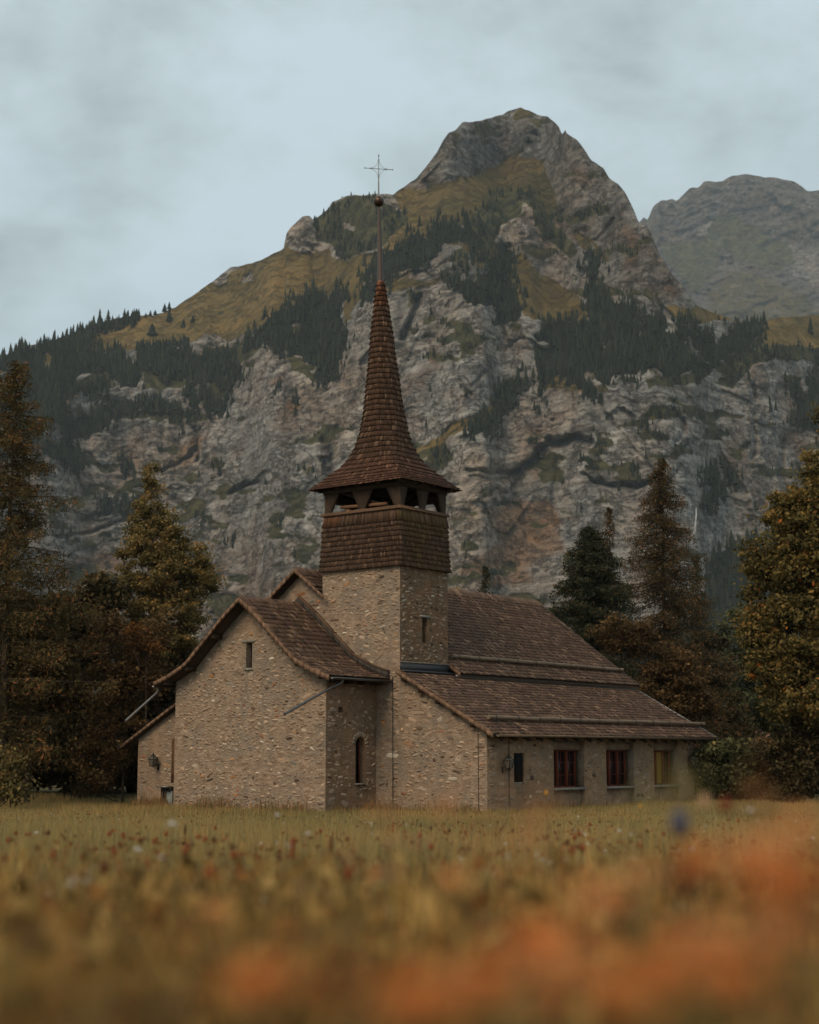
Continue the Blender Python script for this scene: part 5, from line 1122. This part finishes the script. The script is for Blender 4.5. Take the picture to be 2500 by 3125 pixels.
for lab, cx, ds, bb, mt_, nl, bi in (
 ('green shrub touching the right corner of the chapel', 1500, 61, [(1500, 1610, 40, 50), (1490, 1660, 34, 35), (1530, 1650, 40, 45), (1540, 1600, 35, 40)], L_green, 13000, .05),
 ('bronze shrub at the right with thin upright shoots', 1590, 62, [(1590, 1640, 45, 45), (1620, 1600, 45, 45), (1570, 1670, 45, 30)], L_rust, 7000, -.12),
 ('dark leafy shrub at the right edge under the maple', 1680, 60, [(1660, 1580, 55, 45), (1700, 1620, 60, 55), (1650, 1650, 45, 40), (1740, 1560, 60, 60)], L_dark, 10000, -.1)):
    ptree('wood_edge_shrub', lab, cx, 0, ds, bb, mt_, nl, leaf=.14, cat='shrub', stems=3, tr=.05, bias=bi, group='shrubs right of the chapel')
for lab, x0, x1, yy, mt_, nl, hh2 in (('dark undergrowth hedge closing the foot of the left wood', -24., -9.5, 67., L_dark, 26000, 2.6), ('dark undergrowth hedge closing the foot of the right wood', 13., 30., 78., L_dark, 20000, 2.4)):
    bl_ = [(x, random.uniform(-1, 1), hh2 * random.uniform(.35, .55), 1.3, 1.2, hh2 * random.uniform(.45, .6)) for x in np.arange(x0, x1, 1.0)]
    broadleaf('undergrowth_hedge', lab, (0, yy, float(ground_z(x0, yy)) - .1), bl_, mt_, nl, leaf=.2, cat='hedge', bias=-.2, tr=.04, stems=8)
# wood behind, both sides: reads as one dark mass
Pn = []; cl = []
for (x0, x1, d0, d1, hh_) in ((-60, -9, 72, 110, 5.5), (10, 75, 92, 150, 5.), (-200, -30, 150, 260, 9), (40, 240, 170, 280, 9), (-100, 100, 300, 420, 8)):
    for i in range(46):
        cx = random.uniform(x0, x1); cy = random.uniform(d0, d1); hgt = hh_ * random.uniform(.7, 1.25); s_ = cy / 90
        c = np.array([cx, cy, hgt * .5]) + rng.normal(0, 1, (620, 3)) * np.array([2.2 * s_ ** .5, 1.6, hgt * .26]); c = c[c[:, 2] > 0]; Pn.append(c); cl.append(np.clip(rng.normal(random.uniform(.15, .4), .14, len(c)), 0, 1))
Pn = np.concatenate(Pn); cl = np.concatenate(cl); sz = .26 * (Pn[:, 1] / 80); v, f = leaf_quads(Pn, sz, .7, .4)
mb = MB(); mb.addn(v, f, np.repeat(cl, 4)[:, None] * np.ones(3)); tag(mb.build('background_woods', L_dark), 'dark mixed woods behind and beside the chapel', 'forest', kind='stuff')
# small house far behind the shrubs on the right
hs = empty('farmhouse', (0, 0, 0)); hb = px2w(1605 * S_, 2306, 140); hs.location = (hb[0], hb[1], 0); hs.rotation_euler = (0, 0, .5)
tag(hs, 'distant low house with reddish roof half hidden behind the right-hand shrubs', 'house')
mb = MB(); mb.box((-3, -2.5, 0), (3, 2.5, 3.4), (1, 1, 1)); mb.build('wall', Mat('cream_render').base((.4, .36, .3)).m, hs)
mb = MB(); mb.add([(-3.4, -3, 3.2), (3.4, -3, 3.2), (3.4, 0, 5.2), (-3.4, 0, 5.2), (-3.4, 3, 3.2), (3.4, 3, 3.2)], [(0, 1, 2, 3), (3, 2, 5, 4), (0, 3, 4), (1, 5, 2)]); mb.build('roof', Mat('red_tiles').base((.22, .10, .07)).m, hs)
for x in (-1.8, .2): mb = MB(); mb.box((x, -2.56, 1.2), (x + .9, -2.5, 2.3)); mb.build('window', M_glass, hs)

# ------------------------------------------------------------------ the meadow
m = Mat('meadow_blades', rough=.7, spec=.15); c = m.attr('col'); m.base(c); m.leafy(c, .35); M_grass = m.m
def blades(x, y, h, w, cols, lean=.25):
    n = len(x); z = ground_z(x, y); a = rng.random(n) * 2 * pi; la = rng.random(n) * 2 * pi; le = lean * h * rng.random(n)
    wx, wy = np.cos(a) * w / 2, np.sin(a) * w / 2; lx, ly = np.cos(la) * le, np.sin(la) * le
    # broad side roughly to the camera
    wx = np.sign(wx) * np.maximum(np.abs(wx), .35 * w)
    v = np.stack([np.stack([x - wx, y - wy, z - .03], -1), np.stack([x + wx, y + wy, z - .03], -1), np.stack([x + wx * .8 + lx * .4, y + wy * .8 + ly * .4, z + h * .6], -1), np.stack([x - wx * .8 + lx * .4, y - wy * .8 + ly * .4, z + h * .6], -1), np.stack([x + lx, y + ly, z + h], -1)], 1)
    i = np.arange(n)[:, None] * 5
    return v.reshape(-1, 3), i + np.array([[0, 1, 2, 3]]), i + np.array([[3, 2, 4]]), np.repeat(cols, 5, 0)
def in_chapel(x, y):
    u = (x - CH_O[0]) * UV[0, 0] + (y - CH_O[1]) * UV[0, 1]; v = (x - CH_O[0]) * UV[1, 0] + (y - CH_O[1]) * UV[1, 1]
    return ((u > -.02) & (v > -.02) & (u < 14.5)) | ((u > -2.56) & (v > 4.4) & (v < 11.25)) | ((u > -2.1) & (v > 11) & (v < 13.52))
GP = 1.26 * np.array([(.27, .195, .075), (.32, .22, .08), (.23, .175, .07), (.35, .22, .08), (.30, .165, .055), (.20, .155, .065), (.38, .29, .13), (.33, .14, .05)]); GW = np.array([24, 20, 18, 10, 9, 10, 5, 4.]); GW /= GW.sum()
mb = MB()
for n, lo, hi, mode, hr, wr in ((135000, 5, 30, 'log', (.28, .50), (.006, .014)), (275000, 18, 64, 'lin', (.18, .40), (.010, .022))):
    u = rng.random(n); y = lo * (hi / lo) ** u if mode == 'log' else np.sqrt(lo ** 2 + (hi ** 2 - lo ** 2) * u)
    x = (rng.random(n) * 2 - 1) * (.31 * y + 3.6); ok = ~in_chapel(x, y); x, y = x[ok], y[ok]; n = len(x)
    patch = fbm(np.stack([x * .35, y * .12, x * 0 + 2], -1), 4); patch2 = fbm(np.stack([x * 1.1, y * .5, x * 0 + 7], -1), 3)
    h = (hr[0] + (hr[1] - hr[0]) * rng.random(n)) * (.7 + .6 * patch2); w = wr[0] + (wr[1] - wr[0]) * rng.random(n)
    cc = GP[rng.choice(len(GP), n, p=GW)] * (.75 + .5 * patch[:, None]) * rng.uniform(.75, 1.2, (n, 1)); cc[:, 0] *= .95 + .35 * (patch - .5)
    v, f4, f3, c5 = blades(x, y, h, w, cc); k = mb.n; mb.addn(v, f4, c5); mb.f.setdefault(3, []).append(f3 + k)
# ranker, rusty growth along the foot of the walls
n = 5200; t = rng.random(n); seg_ = rng.integers(0, 5, n); A_ = np.array([(-2.54, 4.42), (-2.54, 4.42), (0, 0), (0, 0), (-2.1, 11.25)]); B_ = np.array([(-2.54, 11.25), (0, 4.42), (0, 4.42), (13.6, 0), (-2.1, 13.6)]); O_ = np.array([(-1, 0), (0, -1), (-1, 0), (0, -1), (-1, 0)])
q = A_[seg_] + (B_[seg_] - A_[seg_]) * t[:, None] + O_[seg_] * (.08 + 1.1 * rng.random((n, 1)) ** 1.6)
x = CH_O[0] + q[:, 0] * UV[0, 0] + q[:, 1] * UV[1, 0]; y = CH_O[1] + q[:, 0] * UV[0, 1] + q[:, 1] * UV[1, 1]
cw_ = fbm(np.stack([x * .9, y * .9, x * 0 + 21], -1), 3); h = .18 + .62 * rng.random(n) * np.clip((cw_ - .35) * 3, .1, 1); w = .012 + .02 * rng.random(n)
cc = np.array([(.30, .15, .06), (.24, .17, .07), (.20, .18, .08), (.36, .19, .08)])[rng.integers(0, 4, n)] * rng.uniform(.7, 1.2, (n, 1))
v, f4, f3, c5 = blades(x, y, h, w, cc, .4); k = mb.n; mb.addn(v, f4, c5); mb.f.setdefault(3, []).append(f3 + k)
tag(mb.build('meadow_grass', M_grass), 'olive and straw coloured meadow grass', 'grass', kind='stuff')
# nearest growth, right under the lens
mb = MB(); n = 26000; y = .62 * (6.5 / .62) ** rng.random(n); x = (rng.random(n) * 2 - 1) * (.33 * y + 1.1)
pt = fbm(np.stack([x * 5.0, y * 2.4, x * 0 + 1], -1), 2); pt = np.clip((pt - .5) * 1.9 + .5, 0, 1); h = .34 + .30 * rng.random(n) * (.5 + pt) + .08 * (rng.random(n) > .9); h = np.minimum(h, .62); w = .006 + .014 * rng.random(n) ** 2
NP_ = 1.05 * np.array([(.26, .15, .04), (.34, .20, .055), (.20, .125, .04), (.30, .13, .035), (.12, .07, .022), (.40, .25, .08)])
cc = NP_[rng.integers(0, 6, n)] * (.15 + 1.9 * pt[:, None] ** 1.7) * rng.uniform(.7, 1.25, (n, 1))
warm = np.clip((x / (.3 * y + .2)) * .9 + .1, 0, 1)[:, None] * (rng.random((n, 1)) < .05); cc = cc * (1 - warm) + np.array([.42, .165, .05]) * warm
v, f4, f3, c5 = blades(x, y, h, w, cc, .5); mb.addn(v, f4, c5); mb.f.setdefault(3, []).append(f3); tag(mb.build('tall_grass', M_grass), 'tall soft brown grass close in front of the lens', 'grass', kind='stuff')
# broad leaves low in the near growth
n = 9000; y = .8 * (5 / .8) ** rng.random(n); x = (rng.random(n) * 2 - 1) * (.33 * y + .3); pt = fbm(np.stack([x * 4, y * 2., x * 0 + 4], -1), 3)
P3 = np.stack([x, y, ground_z(x, y) + .25 + .34 * rng.random(n)], -1); v, f = leaf_quads(P3, .05, .5, 1.)
cc = NP_[rng.integers(0, 6, n)] * (.4 + 1.1 * pt[:, None]); red = (rng.random(n) < .07) & (x > -.05 * y); cc[red] = np.array([.40, .13, .04]) * rng.uniform(.6, 1.2, (red.sum(), 1))
mb = MB(); mb.addn(v, f, np.repeat(cc, 4, 0)); tag(mb.build('meadow_herbs', M_grass), 'brown and rust coloured herb leaves among the near grass', 'herbs', kind='stuff')

# countless small seed heads and pale florets scattered through the meadow
n = 5200; y = 4.5 * (48 / 4.5) ** rng.random(n); x = (rng.random(n) * 2 - 1) * (.31 * y + .8); cl_ = fbm(np.stack([x * .5, y * .25, x * 0 + 12], -1), 3); ok = (~in_chapel(x, y)) & (cl_ > .46); x, y = x[ok], y[ok]; n = len(x)
P3 = np.stack([x, y, ground_z(x, y) + .26 + .26 * rng.random(n)], -1); P3 = np.repeat(P3, 5, 0) + rng.normal(0, .009, (n * 5, 3)); v, f = leaf_quads(P3, .022, .7, 1.)
cset = np.array([(.20, .06, .025), (.13, .05, .022), (.28, .10, .035), (.55, .48, .36), (.45, .28, .10)]); cc = cset[rng.choice(5, n, p=[.38, .27, .17, .08, .10])]
mb = MB(); mb.addn(v, f, np.repeat(np.repeat(cc, 5, 0), 4, 0)); tag(mb.build('meadow_seed_heads', M_grass), 'countless tiny brown and pale seed heads among the grass', 'seed heads', kind='stuff')

# flowers: each one stem + head
M_stem = Mat('green_brown_stem').base((.13, .11, .04)).m
def flower(name, label, x, y, d, size, kind, mat, group=None):
    p = px2w(x, y, d); gz = float(ground_z(p[0], p[1])); t = empty(name, (p[0], p[1], gz)); tag(t, label, 'flower', group); H_ = p[2] - gz
    mb = MB(); lx = random.uniform(-.05, .05); mb.tube([(-lx, 0, -.03), (-lx * .5, 0, H_ * .5), (0, 0, H_)], [.0028, .0022, .0015], 4, cap=False)
    for k in range(3):
        a = random.random() * 6.28; z = H_ * random.uniform(.15, .7); mb.add([(0, 0, z), (.02 * cos(a + .5), .02 * sin(a + .5), z + .03), (.06 * cos(a), .06 * sin(a), z + .04), (.02 * cos(a - .5), .02 * sin(a - .5), z + .02)], [(0, 1, 2, 3)])
    mb.build('stem', M_stem, t)
    mb = MB()
    if kind == 'ball':          # oval burnet head
        mb.lathe([(.001, -.6 * size), (.35 * size, -.45 * size), (.5 * size, 0), (.36 * size, .5 * size), (.001, .75 * size)], 8, c=(0, 0, H_))
    elif kind == 'spike': mb.lathe([(.001, -2.2 * size), (.3 * size, -1.6 * size), (.42 * size, 0), (.2 * size, 1.5 * size), (.001, 2 * size)], 7, c=(0, 0, H_))
    else:
        N = 13
        for r_, z_ in ((.5, 0.), (.34, .12)):
            for k in range(N):
                a = 2 * pi * k / N + r_; a1, a2 = a - .17, a + .17; mb.add([(0, 0, H_), (size * r_ * .6 * cos(a1), size * r_ * .6 * sin(a1), H_ + size * (z_ + .02)), (size * r_ * cos(a), size * r_ * sin(a), H_ + size * (z_ + random.uniform(-.05, .12))), (size * r_ * .6 * cos(a2), size * r_ * .6 * sin(a2), H_ + size * (z_ + .02))], [(0, 1, 2, 3)])
        mb.lathe([(.001, .2 * size), (.1 * size, .16 * size), (.14 * size, .03 * size), (.05 * size, -.12 * size), (.001, -.14 * size)], 8, c=(0, 0, H_))
    mb.build('flower_head', mat, t); return t
def fm(name, c): m = Mat(name, rough=.8, spec=.1); m.base(m.ramp(m.noise(60, 3), [(.3, tuple(np.array(c) * .8)), (.7, c)])); return m.m
F_red = fm('burnet_red', (.22, .045, .018)); F_dk = fm('burnet_brown', (.09, .03, .014)); F_wh = fm('white_petals', (.82, .79, .72)); F_pk = fm('pale_pink_petals', (.42, .25, .14)); F_or = fm('orange_petals', (.62, .20, .05)); F_orp = fm('peach_petals', (.74, .32, .115)); F_bl = fm('violet_blue_petals', (.07, .07, .11)); F_cr = fm('crimson_petals', (.16, .025, .014)); F_ye = fm('deep_yellow_petals', (.65, .30, .03))
zz_ = 1250 / 1725.
heads = [(205, 265), (460, 270), (520, 280), (592, 300), (650, 300), (700, 270), (780, 250), (908, 245), (833, 283), (900, 295), (865, 293), (780, 345), (883, 355), (620, 390), (225, 360), (160, 330), (985, 360), (1010, 410), (978, 325), (1350, 258), (1470, 440), (1505, 375), (885, 435), (35, 297), (440, 415), (1240, 300), (1232, 330), (1395, 320), (1655, 240), (480, 345)]
heads = [(x * zz_, 2350 + y * zz_) for x, y in heads] + [(1250 + x * zz_, 2350 + y * zz_) for x, y in ((90, 245), (45, 275), (150, 262), (168, 255), (92, 325), (715, 270), (665, 305), (685, 340), (730, 330), (1000, 258), (1070, 270), (975, 320), (435, 255), (1385, 215), (1560, 200), (1450, 300), (695, 285), (760, 230))]
zones = [(0, 160, 'at the far left, left of the annex'), (160, 330, 'in front of the wood left of the annex'), (330, 470, 'in front of the annex'), (470, 560, 'below the left corner of the choir gable'), (560, 640, 'below the left part of the choir gable'), (640, 740, 'below the middle of the choir gable'), (740, 900, 'below the right half of the choir gable'), (900, 1060, 'below the choir corner'), (1060, 1220, 'below the arched window wall'), (1220, 1330, 'below the tower foot'), (1330, 1480, 'below the aisle end wall'), (1480, 1700, 'below the small dark window'), (1700, 1900, 'below the first two window bays'), (1900, 2100, 'below the right window bay'), (2100, 2500, 'right of the chapel')]
ordn = ['topmost', 'second from the top', 'third from the top', 'fourth from the top', 'fifth from the top', 'sixth from the top', 'seventh from the top', 'eighth from the top', 'ninth from the top']
labels = {}
for lo_, hi_, nm in zones:
    ins = sorted([i for i, (x, y) in enumerate(heads) if lo_ <= x < hi_], key=lambda i: heads[i][1])
    for r_, i in enumerate(ins): labels[i] = ('dark brown' if i % 3 == 0 else 'brown-red') + ' head ' + nm + (', ' + ordn[min(r_, 8)] if len(ins) > 1 else '')
for i, (x, y) in enumerate(heads):
    d = np.interp(y, [2510, 2560, 2620, 2700], [15, 8.5, 5.5, 3.6]) * random.uniform(.92, 1.1)
    flower('burnet_flower', labels[i], x, y, d, .024 if y < 2640 else .03, 'spike' if i in (26, 27, 28, 6, 17) else 'ball', F_red if i % 3 else F_dk, 'brown-red burnet heads in the meadow')
for x, y, d, s, lab in ((525, 2515, 5.5, .05, 'flat white flower in the meadow below the annex corner'), (845, 2488, 8, .045, 'small white flower against the foot of the choir gable'), (940, 2545, 7.5, .04, 'small white flower in the grass below the choir corner'), (418, 2593, 6, .04, 'white flower low in the meadow at the left'), (110, 2542, 12, .05, 'tiny white flower at the far left of the meadow'), (492, 2618, 5, .03, 'pale flower just right of the low left white one'), (2290, 2475, 5, .04, 'white flower right of the chapel corner'), (1890, 2537, 9, .04, 'tiny white flower below the right window bay'), (1925, 2548, 9, .04, 'tiny white flower beside the one below the right bay'), (1765, 2492, 22, .05, 'little white umbel at the foot of the aisle wall'), (2430, 2505, 12, .04, 'tiny white flower near the right edge')):
    flower('white_flower', lab, x, y, d, s, 'disc', F_wh)
for x, y, d, s, lab in ((1065, 2625, 2.6, .045, 'blurred pale pink flower, upper left of three'), (1180, 2668, 2.0, .045, 'largest blurred pale pink flower in the middle foreground'), (1190, 2585, 2.8, .04, 'blurred pale flower above the largest pink one'), (1185, 2480, 2.4, .03, 'faint blurred cream flower before the arched window wall'), (1270, 2580, 2.2, .04, 'blurred cream flower right of the pink three')):
    flower('pink_flower', lab, x, y, d, s, 'disc', F_pk)
flower('blue_flower', 'blurred violet-blue flower below the right corner of the chapel', 2075, 2515, 2.6, .035, 'ball', F_bl)
for x, y, d, s, mt_, lab in ((2150, 2450, 3.0, .022, F_pk, 'blurred rose flower just right of the chapel wall foot'), (2215, 2460, 3.0, .022, F_cr, 'blurred crimson flower right of the rose one'), (1668, 2420, 9, .02, F_ye, 'tiny yellow-orange flower before the left window bay'), (1955, 2462, 9, .016, F_ye, 'tiny yellow-orange flower at the foot of the middle pier')):
    flower('meadow_flower', lab, x, y, d, s, 'ball', mt_)
big = [(2440, 2545, 1.15, .05, F_orp, 'topmost peach blur at the right edge'), (2360, 2700, .9, .05, F_or, 'orange blur between the peach ones at the right'), (2050, 2960, .9, .05, F_or, 'red-orange blur low in the lower right'), (2130, 2640, 1.15, .05, F_or, 'upper left one of the big orange blurs at the right'), (2300, 2620, 1.1, .055, F_orp, 'big peach blur highest at the right'), (1830, 2760, 1.05, .05, F_orp, 'peach blur left of the right-hand cluster'), (2440, 2700, 1.0, .055, F_or, 'orange blur at the right edge, upper'), (2170, 2880, .95, .05, F_orp, 'orange blur low in the right cluster'), (2380, 2850, .9, .05, F_orp, 'peach blur low by the right edge'), (1640, 2890, 1.0, .06, F_or, 'orange blur in the middle of the lower right'), (1700, 2960, .95, .045, F_orp, 'peach blur just under the middle orange one'), (1480, 3020, .9, .055, F_or, 'orange blur at the lower centre'), (800, 3010, .95, .055, F_or, 'orange blur alone at the lower left of centre'), (1300, 3090, .9, .04, F_or, 'small orange blur at the bottom edge centre'), (1040, 2985, 1.1, .035, F_cr, 'dark crimson blur beside the lone orange one'), (2080, 2700, 1.3, .04, F_cr, 'dark red blur under the upper orange ones'), (1610, 2920, 1.2, .035, F_cr, 'red blur at the edge of the middle orange one'), (1960, 2680, 1.5, .05, F_orp, 'soft peach blur left of the upper orange one'), (2250, 3000, .85, .045, F_or, 'orange blur near the lower right corner'), (1900, 3040, .85, .05, F_or, 'orange blur low, right of the centre bottom'), (1275, 3060, .8, .05, F_or, 'orange blur on the bottom edge below the centre'), (660, 2790, 1.9, .035, F_orp, 'faint peach blur in the left middle foreground'), (1380, 2690, 1.9, .04, F_orp, 'faint ochre blur right of centre')]
for x, y, d, s, mt_, lab in big: flower('orange_flower', lab + ', an out of focus flower', x, y, d * .95, s * 1.3, 'disc', mt_)
# tall seeding grasses that rise in front of the chapel foot
M_pan = Mat('rust_seedheads', rough=.8).base((.36, .17, .065)).m; M_pang = Mat('green_seedheads', rough=.8).base((.30, .24, .09)).m
for x, y, d, mt_, lab in ((1640, 2490, 1.7, M_pan, 'rust seed head blurring the wall beside the first window bay'), (1560, 2510, 1.3, M_pan, 'lower rust seed head beside the aisle corner'), (2050, 2440, 1.4, M_pang, 'green seed head in front of the pier by the third window'), (2330, 2500, 1.3, M_pan, 'rust seed head right of the chapel'), (1180, 2500, 2.2, M_pan, 'faint rust seed head before the arched window wall'), (1960, 2560, 1.2, M_pang, 'green seed head in the right half of the meadow'), (1350, 2470, 1.9, M_pan, 'faint rust seed head before the aisle end wall')):
    p = px2w(x, y, d); gz = float(ground_z(p[0], p[1])); t = empty('seeding_grass', (p[0], p[1], gz)); tag(t, lab, 'grass stalk', 'tall seeding grasses near the lens'); H_ = p[2] - gz
    mb = MB(); mb.tube([(0, 0, -.02), (.01, 0, H_ * .6), (0, 0, H_ + .02)], [.0018, .0014, .0006], 4, cap=False); mb.build('stem', M_stem, t)
    q = rng.normal(0, 1, (34, 3)) * np.array([.014, .014, .016]); q[:, :2] *= (1 - (q[:, 2:3] / .16)).clip(.2, 1.6); v, f = leaf_quads(q + [0, 0, H_], .012, .4, 1); mb = MB(); mb.addn(v, f); mb.build('seed_head', mt_, t)

# ------------------------------------------------------------------ the air
mb = MB(); mb.box((-6500, -2600, -1.5), (6500, 8600, 3300)); m = bpy.data.materials.new('mountain_air'); m.use_nodes = True; t_ = m.node_tree; t_.nodes.clear()
pv = t_.nodes.new('ShaderNodeVolumePrincipled'); pv.inputs['Color'].default_value = (.80, .90, .95, 1); pv.inputs['Density'].default_value = 5.6e-5; pv.inputs['Anisotropy'].default_value = .2
oo = t_.nodes.new('ShaderNodeOutputMaterial'); t_.links.new(pv.outputs[0], oo.inputs['Volume']); mb.build('haze', m)['kind'] = 'stuff'
bpy.data.objects['haze']['label'] = 'thin blue mountain haze'
